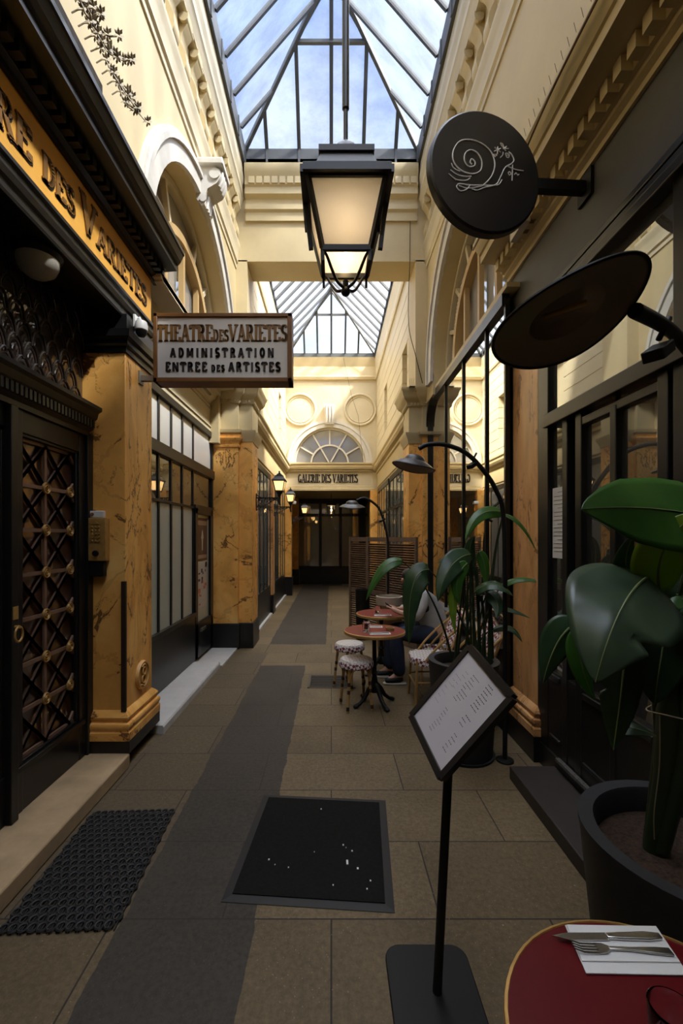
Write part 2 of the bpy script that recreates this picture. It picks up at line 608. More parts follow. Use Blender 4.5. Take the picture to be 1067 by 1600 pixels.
def thing(name, label, cat, loc=(0, 0, 0), group=None, kind='thing', local=False):
    o = bpy.data.objects.new(name, None)
    o.empty_display_size = 0.1
    COL.objects.link(o)
    o.location = loc
    ROOT[o.name] = Vector((0, 0, 0)) if local else Vector(loc)
    return tag(o, label, cat, group, kind)


def struct(o, label, cat):
    return tag(o, label, cat, None, 'structure')


def copy_thing(root, loc, rz, label, group=None):
    r = root.copy()
    COL.objects.link(r)
    r.location = loc
    r.rotation_euler = (0, 0, rz)
    r['label'] = label
    if group:
        r['group'] = group
    for ch in list(root.children):
        c = ch.copy()
        COL.objects.link(c)
        c.parent = r
        for g in list(ch.children):
            d = g.copy()
            COL.objects.link(d)
            d.parent = c
    return r


def bez(p0, p1, p2, t):
    return Vector(p0) * (1 - t) ** 2 + Vector(p1) * 2 * t * (1 - t) + Vector(p2) * t * t


def bezpts(p0, p1, p2, n=12):
    return [bez(p0, p1, p2, i / n) for i in range(n + 1)]


def smooth_path(pts, n=6):
    """Catmull-Rom through the points"""
    P = [Vector(p) for p in pts]
    P = [P[0] * 2 - P[1]] + P + [P[-1] * 2 - P[-2]]
    out = []
    for i in range(1, len(P) - 2):
        for k in range(n):
            t = k / n
            a, b, c, d = P[i - 1:i + 3]
            out.append(0.5 * (2 * b + (c - a) * t + (2 * a - 5 * b + 4 * c - d) * t * t + (3 * b - a - 3 * c + d) * t ** 3))
    out.append(P[-2])
    return out


# lettering: strokes in a unit-high cell; vertical strokes thick, horizontal thin, with serifs
def arc(cx, cy, rx, ry, a0, a1, n=9):
    return [(cx + rx * math.cos(math.radians(a0 + (a1 - a0) * i / n)), cy + ry * math.sin(math.radians(a0 + (a1 - a0) * i / n))) for i in range(n + 1)]


GLY = {
    'T': (0.72, [[(0.36, 0), (0.36, 1)], [(0.02, 0.96), (0.70, 0.96)], [(0.04, 0.96), (0.04, 0.76)], [(0.68, 0.96), (0.68, 0.76)]], [(0.36, 0)]),
    'H': (0.84, [[(0.16, 0), (0.16, 1)], [(0.68, 0), (0.68, 1)], [(0.16, 0.52), (0.68, 0.52)]], [(0.16, 0), (0.16, 1), (0.68, 0), (0.68, 1)]),
    'E': (0.68, [[(0.16, 0), (0.16, 1)], [(0.1, 0.96), (0.6, 0.96)], [(0.16, 0.52), (0.48, 0.52)], [(0.1, 0.04), (0.62, 0.04)], [(0.6, 0.04), (0.6, 0.24)], [(0.58, 0.96), (0.58, 0.78)]], [(0.16, 0), (0.16, 1)]),
    'A': (0.80, [[(0.10, 0), (0.40, 1)], [(0.40, 1), (0.70, 0)], [(0.2, 0.32), (0.6, 0.32)]], [(0.10, 0), (0.70, 0)]),
    'R': (0.76, [[(0.16, 0), (0.16, 1)], [(0.16, 0.96)] + arc(0.36, 0.73, 0.2, 0.23, 90, -90) + [(0.16, 0.5)], [(0.38, 0.5), (0.66, 0)]], [(0.16, 0), (0.16, 1), (0.66, 0)]),
    'D': (0.78, [[(0.16, 0), (0.16, 1)], [(0.16, 0.96)] + arc(0.32, 0.5, 0.32, 0.46, 90, -90, 12) + [(0.16, 0.04)]], [(0.16, 0), (0.16, 1)]),
    'S': (0.62, [arc(0.31, 0.735, 0.21, 0.225, 35, 250, 10) + arc(0.31, 0.265, 0.22, 0.225, 80, -150, 10)], []),
    'V': (0.78, [[(0.08, 1), (0.39, 0)], [(0.39, 0), (0.70, 1)]], [(0.08, 1), (0.70, 1)]),
    'I': (0.36, [[(0.18, 0), (0.18, 1)]], [(0.18, 0), (0.18, 1)]),
    'L': (0.64, [[(0.16, 0), (0.16, 1)], [(0.1, 0.04), (0.58, 0.04)], [(0.57, 0.04), (0.57, 0.26)]], [(0.16, 0), (0.16, 1)]),
    'G': (0.76, [arc(0.38, 0.5, 0.27, 0.46, 50, 330, 16), [(0.62, 0.02), (0.62, 0.42)], [(0.46, 0.42), (0.72, 0.42)]], []),
    'M': (0.96, [[(0.14, 0), (0.14, 1)], [(0.14, 1), (0.48, 0.2)], [(0.48, 0.2), (0.82, 1)], [(0.82, 0), (0.82, 1)]], [(0.14, 0), (0.82, 0)]),
    'N': (0.84, [[(0.14, 0), (0.14, 1)], [(0.14, 1), (0.70, 0)], [(0.70, 0), (0.70, 1)]], [(0.14, 0), (0.70, 1)]),
    'O': (0.78, [arc(0.39, 0.5, 0.25, 0.46, 0, 360, 20)], []),
}


def text_mesh(mb, txt, org, xd, yd, h, width, depth, thick=0.19, thin=0.075, serif=True, gap=0.06, m=0):
    """txt: letters; lower-case means small capitals (72 %). width is the total run of the line."""
    xd, yd = Vector(xd), Vector(yd)
    nd = xd.cross(yd)
    org = Vector(org)
    run, lay = 0.0, []
    for ch in txt:
        if ch == ' ':
            run += 0.34
            continue
        k = 0.70 if ch.islower() else 1.0
        lay.append((ch.upper(), run, k))
        run += (GLY[ch.upper()][0] + gap) * k
    sx = width / run

    def seg(a, b, hw, z1):
        a, b = Vector(a), Vector(b)
        d = (b - a)
        if d.length < 1e-9:
            return
        d.normalize()
        nrm = Vector((-d.y, d.x)) * hw
        vs = [a + nrm, a - nrm, b - nrm, b + nrm]
        lo = [org + xd * p.x + yd * p.y for p in vs]
        hi = [p + nd * z1 for p in lo]
        mb.add(lo + hi, [(0, 1, 2, 3), (7, 6, 5, 4), (0, 4, 5, 1), (1, 5, 6, 2), (2, 6, 7, 3), (3, 7, 4, 0)], m)
    for ch, x0, k in lay:
        w, strokes, ser = GLY[ch]
        for st in strokes:
            pts = [((x0 + p[0] * k) * sx, p[1] * h * k) for p in st]
            for i in range(len(pts) - 1):
                a, b = pts[i], pts[i + 1]
                dx, dy = b[0] - a[0], b[1] - a[1]
                f = abs(dy) / (math.hypot(dx, dy) + 1e-9)
                if ch in 'AVMN' and serif:
                    f = 1.0 if (dx * dy < 0) else 0.35
                hw = h * k * (thin + (thick - thin) * f) / 2
                e = Vector((dx, dy)).normalized() * hw * 0.35 if len(pts) > 2 else Vector((0, 0))
                seg((a[0] - e.x, a[1] - e.y), (b[0] + e.x, b[1] + e.y), hw, depth)
        if serif:
            for p in ser:
                px, py = (x0 + p[0] * k) * sx, p[1] * h * k
                py += h * k * (0.03 if p[1] < 0.5 else -0.03)
                sw_ = min(0.16, 0.2 * sx / h) * h * k
                seg((px - sw_, py), (px + sw_, py), h * k * 0.03, depth)
    return mb


def px(x, y, d):
    """the point of the place that lies at distance d down the passage on the sight line measured in the photograph"""
    return Vector(((x - 517.6) / 685 * d, d, 1.65 - (y - 838) / 685 * d))


# ------------------------------------------------------------------ the shell of the passage
struct(MB().box(-2.2, -6.2, -0.12, 2.2, 15.9, 0).build('floor', FLOORM, smooth=False), 'stone slab floor of the covered passage with a darker strip', 'floor')
struct(MB().box(-2.2, -6.2, 0, -2.1, 15.9, 7.1).build('wall_left_outer', CREAM, smooth=False), 'outer wall behind the shopfronts on the left', 'wall')
struct(MB().box(2.1, -6.2, 0, 2.2, 15.9, 7.1).build('wall_right_outer', CREAM, smooth=False), 'outer wall behind the shopfronts on the right', 'wall')
struct(MB().box(-2.1, -6.2, 0, 2.1, -6.1, 7.1).build('wall_back', CREAM, smooth=False), 'cream wall closing the passage behind the viewer', 'wall')

cb = MB()
for s in (-1, 1):
    cb.box(min(s * 1.26, s * 2.2), -6.2, 7.06, max(s * 1.26, s * 2.2), 6.97, 7.16)
    cb.box(min(s * 1.20, s * 2.2), 6.9, 6.62, max(s * 1.20, s * 2.2), 12.4, 6.72)
cb.box(-2.2, -6.2, 7.06, 2.2, -2.2, 7.16)
cb.box(-2.2, 6.40, 7.06, 2.2, 7.0, 7.16)
cb.box(-2.2, 12.35, 6.62, 2.2, 15.9, 6.72)
cb.box(-2.2, 12.5, 2.96, 2.2, 15.9, 3.06)
struct(cb.build('ceiling', CREAM, smooth=False), 'cream ceiling strips framing the two skylights', 'ceiling')


def arch_pts(y0, y1, z0, z1, c, zc, r, n=28, za=None):
    if za is None:
        p = [(y0, z0), (c - r, z0)]
        if zc > z0:
            p.append((c - r, zc))
        t0 = 0
    else:
        t0 = math.asin((za - zc) / r) / PI * n
        p = [(y0, za), (c - r * math.cos(PI * t0 / n), za)]
    p += [(c - r * math.cos(PI * i / n), zc + r * math.sin(PI * i / n)) for i in range(int(t0) + 1, n)]
    if zc > z0:
        p.append((c + r, zc))
    p += [(c + r, z0), (y1, z0), (y1, z1), (y0, z1)]
    return p


def half_ring(mb, ax, c, zc, r0, r1, a, b, n=32, m=0):
    vs, fs = [], []
    for i in range(n + 1):
        t = PI * i / n
        for r in (r0, r1):
            for q in (a, b):
                y, z = c + r * math.cos(t), zc + r * math.sin(t)
                vs.append((q, y, z) if ax == 'x' else (y, q, z))
    for i in range(n):
        o, k = i * 4, i * 4 + 4
        for u, v in ((0, 1), (1, 3), (3, 2), (2, 0)):
            fs.append((o + u, o + v, k + v, k + u))
    fs += [(0, 1, 3, 2), (n * 4, n * 4 + 2, n * 4 + 3, n * 4 + 1)]
    mb.add(vs, fs, m)


AC, AZ, AR = 4.72, 3.90, 1.36
for s, nm in ((-1, 'left'), (1, 'right')):
    w = MB()
    w.prism(arch_pts(-6.1, 6.5, 3.62 if s > 0 else 3.78, 7.06, AC, AZ, AR, 28, 4.15 if s > 0 else 4.02), 'x', s * 1.41, s * 1.68)
    struct(w.build('wall_' + nm, CREAM), f'cream upper wall with a round arch on the {nm} of the passage', 'wall')
    rg = MB()
    half_ring(rg, 'x', AC, AZ, AR, AR + 0.16, s * 1.42, s * 1.37)
    half_ring(rg, 'x', AC, AZ, AR + 0.155, AR + 0.20, s * 1.42, s * 1.345)
    half_ring(rg, 'x', AC, AZ, AR + 0.20, AR + 0.235, s * 1.42, s * 1.36)
    for q in (1,):
        for r0, r1, xo in ((AR, AR + 0.16, 1.37), (AR + 0.155, AR + 0.20, 1.345), (AR + 0.20, AR + 0.235, 1.36)):
            a_, b_ = sorted((AC + q * r0, AC + q * r1))
            rg.box(min(s * xo, s * 1.42), a_, 3.80, max(s * xo, s * 1.42), b_, AZ)
    struct(rg.build('trim_1' if s < 0 else 'trim_2', WHITE), f'white moulded arch surround on the {nm} wall', 'arch moulding')
    # arch window set back in the opening
    f = thing('window_1' if s < 0 else 'window_2', f'glazed arch window above the {nm} shopfronts', 'window', (s * 1.62, AC, AZ), kind='structure')
    g = MB()
    n = 28
    g.prism([(AC - AR + 0.02, AZ - 0.3)] + [(AC - (AR - 0.02) * math.cos(PI * i / n), AZ + (AR - 0.02) * math.sin(PI * i / n)) for i in range(n + 1)] + [(AC + AR - 0.02, AZ - 0.3)], 'x', s * 1.66, s * 1.69)
    g.build('pane', ARCHG, f)
    fr = MB()
    half_ring(fr, 'x', AC, AZ, AR - 0.07, AR - 0.005, s * 1.66, s * 1.58, m=0)
    for i in range(1, 8):
        if i == 4:
            continue
        t = PI * i / 8
        fr.beam((s * 1.62, AC + 0.86 * math.cos(t), AZ + 0.86 * math.sin(t)), (s * 1.62, AC + AR * math.cos(t), AZ + AR * math.sin(t)), 0.05, 0.05, (1, 0, 0))
    fr.build('frame', CREAM2, f)
    tr = MB()
    half_ring(tr, 'x', AC, AZ, 0.84, 0.93, s * 1.66, s * 1.56)
    for q in (-0.5, 0, 0.5):
        hh = math.sqrt(0.86 ** 2 - q * q)
        tr.beam((s * 1.61, AC + q, AZ - 0.25), (s * 1.61, AC + q, AZ + hh), 0.055, 0.055, (1, 0, 0))
    tr.box(min(s * 1.58, s * 1.65), AC - AR + 0.03, AZ - 0.02, max(s * 1.58, s * 1.65), AC + AR - 0.03, AZ + 0.05)
    tr.build('tracery', pm('varnished_tracery', (0.50, 0.33, 0.14), 0.45), f)
    bl = MB()
    for i in range(26):
        z = AZ + 0.06 + i * 0.035
        hh = AR - 0.12
        dz = z - AZ
        if dz >= hh:
            break
        y1 = math.sqrt(hh * hh - dz * dz)
        y0 = math.sqrt(max(0.94 ** 2 - dz * dz, 0)) if dz < 0.94 else 0
        for q in (-1, 1):
            a, b = sorted((AC + q * y0, AC + q * y1))
            if b - a > 0.02:
                bl.box(min(s * 1.635, s * 1.655), a, z, max(s * 1.635, s * 1.655), b, z + 0.02)
    bl.build('louvre_blind', pm('pale_blind', (0.55, 0.52, 0.46), 0.6), f)

    # cornice with scroll brackets under the skylight
    c = thing('trim_3' if s < 0 else 'trim_4', f'cream cornice with scroll brackets under the skylight on the {nm}', 'cornice', (s * 1.41, 4.0, 5.6), kind='structure')
    pr = [(1.42, 5.60), (1.395, 5.60), (1.395, 5.66), (1.375, 5.68), (1.375, 5.74), (1.365, 5.78), (1.365, 5.84), (1.345, 5.88), (1.345, 5.94), (1.42, 5.94)]
    MB().prism([(s * a, b) for a, b in pr], 'y', 0.9, 6.46).build('architrave', CREAM2, c)
    pr = [(1.44, 6.47), (1.325, 6.47), (1.325, 6.50), (1.305, 6.53), (1.305, 6.58), (1.285, 6.61), (1.295, 6.64), (1.295, 6.76), (1.278, 6.80), (1.278, 6.90), (1.288, 6.93), (1.288, 7.05), (1.44, 7.05)]
    MB().prism([(s * a, b) for a, b in pr], 'y', 0.9, 6.46).build('lip', CREAM2, c)
    fz = MB().box(min(s * 1.408, s * 1.43), 0.9, 5.9, max(s * 1.405, s * 1.43), 6.46, 6.50)
    fz.build('frieze', CREAM, c)
    prof = [(1.42, 5.93), (1.372, 5.935), (1.345, 5.96), (1.332, 6.02), (1.338, 6.09), (1.362, 6.15), (1.385, 6.20), (1.385, 6.25), (1.362, 6.31), (1.33, 6.35), (1.316, 6.40), (1.316, 6.48), (1.42, 6.48)]
    bb = MB().prism([(s * a, b) for a, b in prof], 'y', 6.20, 6.335)
    bb.lathe([(0.0, 6.17), (0.042, 6.17), (0.042, 6.355), (0, 6.355)], (s * 1.352, 0, 6.40), 12, ax='y')
    b0 = bb.build('scroll_bracket', CREAM, c)
    for k in range(1, 16):
        b = b0.copy()
        COL.objects.link(b)
        b.location = (0, -0.31 * k, 0)
    # dentilled soffit blocks between brackets stay in the frieze

# keystone of the left arch and of the right arch
for s, nm in ((-1, 'left'), (1, 'right')):
    k = thing('trim_5' if s < 0 else 'trim_6', f'carved white scroll keystone on the {nm} arch', 'keystone', (s * 1.41, AC, 5.15), kind='structure')
    m = MB()
    pr = [(1.42, 5.20), (1.36, 5.12), (1.33, 5.14), (1.325, 5.22), (1.30, 5.30), (1.20, 5.36), (1.16, 5.43), (1.17, 5.50), (1.22, 5.53), (1.42, 5.53)]
    m.prism([(s * a, b) for a, b in pr], 'y', AC - 0.12, AC + 0.12)
    for y in (AC - 0.135, AC + 0.12):
        m.lathe([(0, y), (0.055, y), (0.055, y + 0.015), (0, y + 0.015)], (s * 1.225, 0, 5.45), 14, ax='y')
        m.lathe([(0, y), (0.035, y), (0.035, y + 0.015), (0, y + 0.015)], (s * 1.345, 0, 5.19), 12, ax='y')
    for q in (-0.06, 0.0, 0.06):
        m.tube([(s * 1.19, AC + q, 5.36), (s * 1.155, AC + q, 5.43), (s * 1.165, AC + q, 5.51)], 0.02, 8)
        m.tube([(s * 1.31, AC + q * 0.8, 5.26), (s * 1.325, AC + q * 0.8, 5.13)], 0.018, 8)
    m.build('scroll', WHITE, k)
    MB().box(min(s * 1.13, s * 1.42), AC - 0.16, 5.53, max(s * 1.13, s * 1.42), AC + 0.16, 5.60).build('cap', WHITE, k, bevel=0.012)

# cross beam between the two skylights
b = thing('trim_7', 'cream cross beam with stepped cornice between the two skylights', 'beam', (0, 6.7, 5.7), kind='structure')
MB().box(-1.45, 6.46, 5.70, 1.45, 6.97, 7.06).build('beam_body', CREAM, b)
pr = [(6.47, 6.28), (6.43, 6.28), (6.43, 6.40), (6.40, 6.43), (6.40, 6.50), (6.44, 6.52), (6.44, 6.60), (6.38, 6.64), (6.38, 6.74), (6.36, 6.76), (6.36, 6.88), (6.33, 6.92), (6.33, 7.05), (6.47, 7.05)]
MB().prism(pr, 'x', -1.26, 1.26).build('cornice', CREAM, b)
d = MB()
for i in range(22):
    x = -1.2 + i * 0.112
    d.box(x, 6.345, 6.77, x + 0.085, 6.385, 6.865)
d.build('dentils', CREAM, b)
for s, nm in ((-1, 'left'), (1, 'right')):
    p = MB()
    p.box(min(s * 1.24, s * 1.70), 6.46, 3.80, max(s * 1.24, s * 1.70), 7.05, 5.72)
    p.box(min(s * 1.62, s * 2.1), 6.3, 3.0, max(s * 1.62, s * 2.1), 7.05, 6.0)
    struct(p.build('wall_pier_' + nm, CREAM), f'cream pier carrying the cross beam on the {nm}', 'pier')

# far bay: walls in stone courses
NICHE = {1: [(7.35, 7.85, 4.25, 5.0), (10.0, 10.5, 4.25, 5.25)], -1: [(8.3, 8.8, 4.25, 5.1), (10.6, 11.1, 4.25, 5.2)]}
for s, nm in ((-1, 'left'), (1, 'right')):
    w = MB()
    w.box(min(s * 1.29, s * 2.1), 6.97, 3.45, max(s * 1.29, s * 2.1), 7.1, 6.65)
    z = 3.6
    while z < 6.0:
        z1 = min(z + 0.262, 6.03)
        cuts = sorted(q[:2] for q in NICHE[s] if q[2] < (z + z1) / 2 < q[3])
        ys = [6.98] + [v for q in cuts for v in q] + [12.31]
        for i in range(0, len(ys), 2):
            w.box(min(s * 1.27, s * 1.40), ys[i], z + 0.008, max(s * 1.27, s * 1.40), ys[i + 1], z1 - 0.008)
        z = z1
    w.box(min(s * 1.278, s * 1.38), 6.98, 3.5, max(s * 1.278, s * 1.38), 7.34 if s > 0 else 8.2, 6.05)
    w.box(min(s * 1.278, s * 1.38), 7.86 if s > 0 else 8.85, 3.5, max(s * 1.278, s * 1.38), 9.98 if s > 0 else 10.55, 6.05)
    w.box(min(s * 1.278, s * 1.38), 10.52 if s > 0 else 11.15, 3.5, max(s * 1.278, s * 1.38), 12.3, 6.05)
    w.box(min(s * 1.40, s * 1.5), 6.98, 3.5, max(s * 1.40, s * 1.5), 12.3, 6.65)
    w.prism([(s * 1.30, 6.03), (s * 1.24, 6.03), (s * 1.225, 6.08), (s * 1.245, 6.11), (s * 1.235, 6.30), (s * 1.205, 6.64), (s * 1.42, 6.64), (s * 1.42, 6.03)], 'y', 6.98, 12.31)
    struct(w.build('wall_far_' + nm, CREAM2), f'pale cream upper wall in stone courses on the far {nm}', 'wall')
    # entablature above the far shop windows
    e = MB()
    pr = [(1.5, 2.95), (1.30, 2.95), (1.30, 3.00), (1.28, 3.02), (1.28, 3.38), (1.25, 3.40), (1.25, 3.45), (1.19, 3.48), (1.165, 3.53), (1.165, 3.58), (1.14, 3.62), (1.14, 3.66), (1.5, 3.68)]
    e.prism([(s * a, q) for a, q in pr], 'y', 7.02, 12.31)
    struct(e.build('trim_8' if s < 0 else 'trim_9', CREAM, smooth=False), f'cream entablature above the far {nm} shop windows', 'cornice')

# end wall with fanlight
w = MB()
w.prism(arch_pts(-1.5, 1.5, 3.60, 6.65, -0.045, 3.70, 1.0), 'y', 12.3, 12.5)
w.box(-1.5, 12.3, 2.94, 1.5, 12.5, 3.61)
struct(w.build('wall_end', CREAM2), 'pale cream end wall over the glazed end door', 'wall')
e = MB()
e.prism([(12.31, 3.46), (12.25, 3.46), (12.25, 3.50), (12.2, 3.52), (12.18, 3.57), (12.18, 3.64), (12.15, 3.66), (12.15, 3.70), (12.31, 3.70)], 'x', -1.2, 1.2)
for i in range(40):
    x = -1.13 + i * 0.0575
    e.box(x, 12.23, 3.462, x + 0.034, 12.27, 3.505)
e.prism([(12.31, 2.93), (12.26, 2.93), (12.26, 2.99), (12.28, 3.01), (12.28, 3.05), (12.31, 3.06)], 'x', -1.2, 1.2)
e.prism([(12.31, 6.03), (12.24, 6.03), (12.22, 6.10), (12.24, 6.14), (12.27, 6.40), (12.2, 6.64), (12.31, 6.65)], 'x', -1.25, 1.25)
struct(e.build('trim_10', CREAM, smooth=False), 'cream dentil cornice across the end wall', 'cornice')
r = MB()
half_ring(r, 'y', -0.045, 3.70, 1.0, 1.13, 12.32, 12.25)
half_ring(r, 'y', -0.045, 3.70, 1.12, 1.19, 12.32, 12.23)
struct(r.build('trim_11', WHITE), 'white arch moulding round the fanlight', 'arch moulding')
k = MB()
k.prism([(-0.17, 4.76), (0.08, 4.76), (0.11, 5.30), (-0.20, 5.30)], 'y', 12.32, 12.14)
for q in (-0.13, -0.045, 0.04):
    k.tube([(q, 12.14, 4.80), (q, 12.10, 4.95), (q, 12.13, 5.28)], 0.03, 8)
struct(k.build('trim_12', WHITE), 'fluted white keystone above the fanlight', 'keystone')
for i, cx in enumerate((-0.875, 0.81)):
    t = MB()
    t.tube([(cx + 0.43 * math.cos(a * PI / 24), 12.29, 5.20 + 0.43 * math.sin(a * PI / 24)) for a in range(48)], 0.035, 8, closed=True)
    t.tube([(cx + 0.36 * math.cos(a * PI / 24), 12.295, 5.20 + 0.36 * math.sin(a * PI / 24)) for a in range(48)], 0.015, 6, closed=True)
    struct(t.build(f'trim_{13 + i}', CREAM2), f'round moulded medallion ring on the end wall, {"left" if i == 0 else "right"} of the keystone', 'medallion')

f = thing('window_3', 'half-round fanlight with white radiating bars in the end wall', 'window', (-0.045, 12.42, 3.70), kind='structure')
n = 28
MB().prism([(-0.045 + 1.0 * math.cos(PI * i / n), 3.70 + 1.0 * math.sin(PI * i / n)) for i in range(n + 1)], 'y', 12.42, 12.44).build('pane', LUNG, f)
m = MB()
half_ring(m, 'y', -0.045, 3.70, 0.50, 0.545, 12.43, 12.37)
half_ring(m, 'y', -0.045, 3.70, 0.955, 1.0, 12.43, 12.37)
for t, r0 in ((30, 0.52), (60, 0.06), (90, 0.52), (120, 0.06), (150, 0.52)):
    a = math.radians(t)
    m.beam((-0.045 + r0 * math.cos(a), 12.40, 3.70 + r0 * math.sin(a)), (-0.045 + 0.98 * math.cos(a), 12.40, 3.70 + 0.98 * math.sin(a)), 0.04, 0.05, (0, 1, 0))
m.box(-1.05, 12.37, 3.69, 0.96, 12.43, 3.73)
m.build('glazing_bars', WHITE, f)

t = MB()
text_mesh(t, 'GALERIE DES VARIETES', (-0.93, 12.295, 3.155), (1, 0, 0), (0, 0, 1), 0.235, 1.68, 0.012, 0.15, 0.04, True, 0.05)
tag(t.build('wall_lettering', LETTER, smooth=False), 'dark painted wall lettering GALERIE DES VARIETES on the end frieze', 'lettering', kind='thing')

# recess behind the end wall, and the glazed end door
w = MB()
w.box(-1.6, 12.5, 0, -1.36, 15.4, 3.0)
w.box(1.25, 12.5, 0, 1.6, 15.4, 3.0)
w.box(-1.5, 15.4, 0, 1.5, 15.5, 3.0)
struct(w.build('wall_recess', CREAM, smooth=False), 'cream walls of the recess around the end door', 'wall')
d = thing('door_1', 'black framed glazed end door of the passage', 'door', (0, 15.3, 0), kind='structure')
m = MB()
m.box(-1.34, 15.24, 0.56, 1.27, 15.30, 0.62)
m.box(-1.34, 15.24, 2.93, 1.27, 15.32, 3.0)
m.box(-1.34, 15.22, 2.78, 1.27, 15.32, 2.93)
m.box(-1.34, 15.22, 2.34, 1.27, 15.32, 2.44)
for x, h in ((-1.17, 0.05), (-0.38, 0.10), (0.32, 0.10), (1.08, 0.24)):
    m.box(x - h / 2, 15.22, 0.55, x + h / 2, 15.32, 2.93)
m.build('frame', BLACK, d, bevel=0.008)
MB().box(-1.36, 15.2, 0.0, 1.27, 15.34, 0.56).build('kick_panel', BLACK, d, bevel=0.01)
MB().box(-1.32, 15.28, 0.55, 1.27, 15.30, 2.93).build('pane', ENDG, d)
struct(MB().box(-0.30, 14.7, 0, 0.35, 15.15, 0.02).build('trim_15', RUB), 'dark doormat well before the end door', 'doormat')

# ------------------------------------------------------------------ skylights
def skylight(name, label, hx, z0, zc, zr, y0, y1, ya, step, pane, bars, cross):
    t = thing(name, label, 'skylight', (0, (y0 + y1) / 2, z0), kind='structure')
    cu = MB()
    for s in (-1, 1):
        cu.box(min(s * hx, s * (hx + 0.05)), y0, z0, max(s * hx, s * (hx + 0.05)), y1 + 0.05, zc)
    cu.box(-hx - 0.05, y1, z0, hx + 0.05, y1 + 0.05, zc)
    cu.box(-hx - 0.05, y0 - 0.05, z0, hx + 0.05, y0, zc)
    for y in [y0 + step * i for i in range(int((y1 - y0) / step) + 1)]:
        for s in (-1, 1):
            cu.box(min(s * (hx - 0.012), s * hx), y - 0.015, z0, max(s * (hx - 0.012), s * hx), y + 0.015, zc)
    for x in bars:
        cu.box(x - 0.015, y1 - 0.012, z0, x + 0.015, y1, zc)
    cu.build('curb', STEEL, t, smooth=False)
    rise = zr - zc
    bar = MB()
    w, h = 0.035, 0.05
    bar.beam((0, y0, zr), (0, ya, zr), 0.05, 0.06)
    for s in (-1, 1):
        bar.beam((s * hx, y1, zc), (0, ya, zr), 0.045, 0.06)
        y = y1 - step * 0.75
        while y > y0:
            k = 1.0 if y <= ya else (y1 - y) / (y1 - ya)
            bar.beam((s * hx, y, zc), (s * hx * (1 - k), y, zc + rise * k), w, h)
            y -= step
    for x in bars:
        k = 1 - abs(x) / hx
        bar.beam((x, y1, zc), (x, y1 - (y1 - ya) * k, zc + rise * k), w, h, (1, 0, 0))
    # transom bar across the hip end
    xm = hx * (1 - cross)
    yy, zz = y1 - (y1 - ya) * cross, zc + rise * cross
    bar.beam((-xm, yy, zz), (xm, yy, zz), 0.04, 0.045)
    bar.beam((-xm, yy, zz), (0, (yy + ya) / 2 - 0.1, zr - 0.05), 0.03, 0.03)
    bar.beam((xm, yy, zz), (0, (yy + ya) / 2 - 0.1, zr - 0.05), 0.03, 0.03)
    bar.build('glazing_bars', STEEL, t, smooth=False)
    g = MB()
    for s in (-1, 1):
        g.add([(s * hx, y0, zc), (s * hx, y1, zc), (0, ya, zr), (0, y0, zr)], [(0, 1, 2, 3)])
    g.add([(-hx, y1, zc), (hx, y1, zc), (0, ya, zr)], [(0, 1, 2)])
    g.add([(-hx, y0, zc), (hx, y0, zc), (0, y0, zr)], [(0, 1, 2)])
    g.build('panes', pane, t, smooth=False)
    return t


skylight('window_4', 'large near skylight of weathered glass panes above the hanging lantern', 1.25, 7.05, 7.31, 8.75, -2.2, 6.40, 5.45, 0.45, PANE1, (-0.94, -0.47, 0, 0.47, 0.94), 0.62)
skylight('window_5', 'far clear skylight beyond the cross beam', 1.20, 6.60, 6.79, 8.05, 7.0, 12.3, 11.25, 0.36, PANE2, (-0.75, -0.385, 0, 0.385, 0.75), 0.60)

# ------------------------------------------------------------------ marble pillars
def stepped(mb, x0, x1, y0, y1, prof, m=0, sides=''):
    """boxes stacked with an overhang o on every free side"""
    for z0, z1, o in prof:
        mb.box(x0 - o, y0 - o, z0, x1 + o, y1 + o, z1, m)


def rolled(mb, x0, x1, y0, y1, zprof, m=0):
    """a moulding swept round a rectangular pillar: list of (z, overhang)"""
    vs, fs = [], []
    for z, o in zprof:
        vs += [(x0 - o, y0 - o, z), (x1 + o, y0 - o, z), (x1 + o, y1 + o, z), (x0 - o, y1 + o, z)]
    for i in range(len(zprof) - 1):
        for j in range(4):
            fs.append((i * 4 + j, i * 4 + (j + 1) % 4, i * 4 + 4 + (j + 1) % 4, i * 4 + 4 + j))
    k = (len(zprof) - 1) * 4
    fs += [(3, 2, 1, 0), (k, k + 1, k + 2, k + 3)]
    mb.add(vs, fs, m)


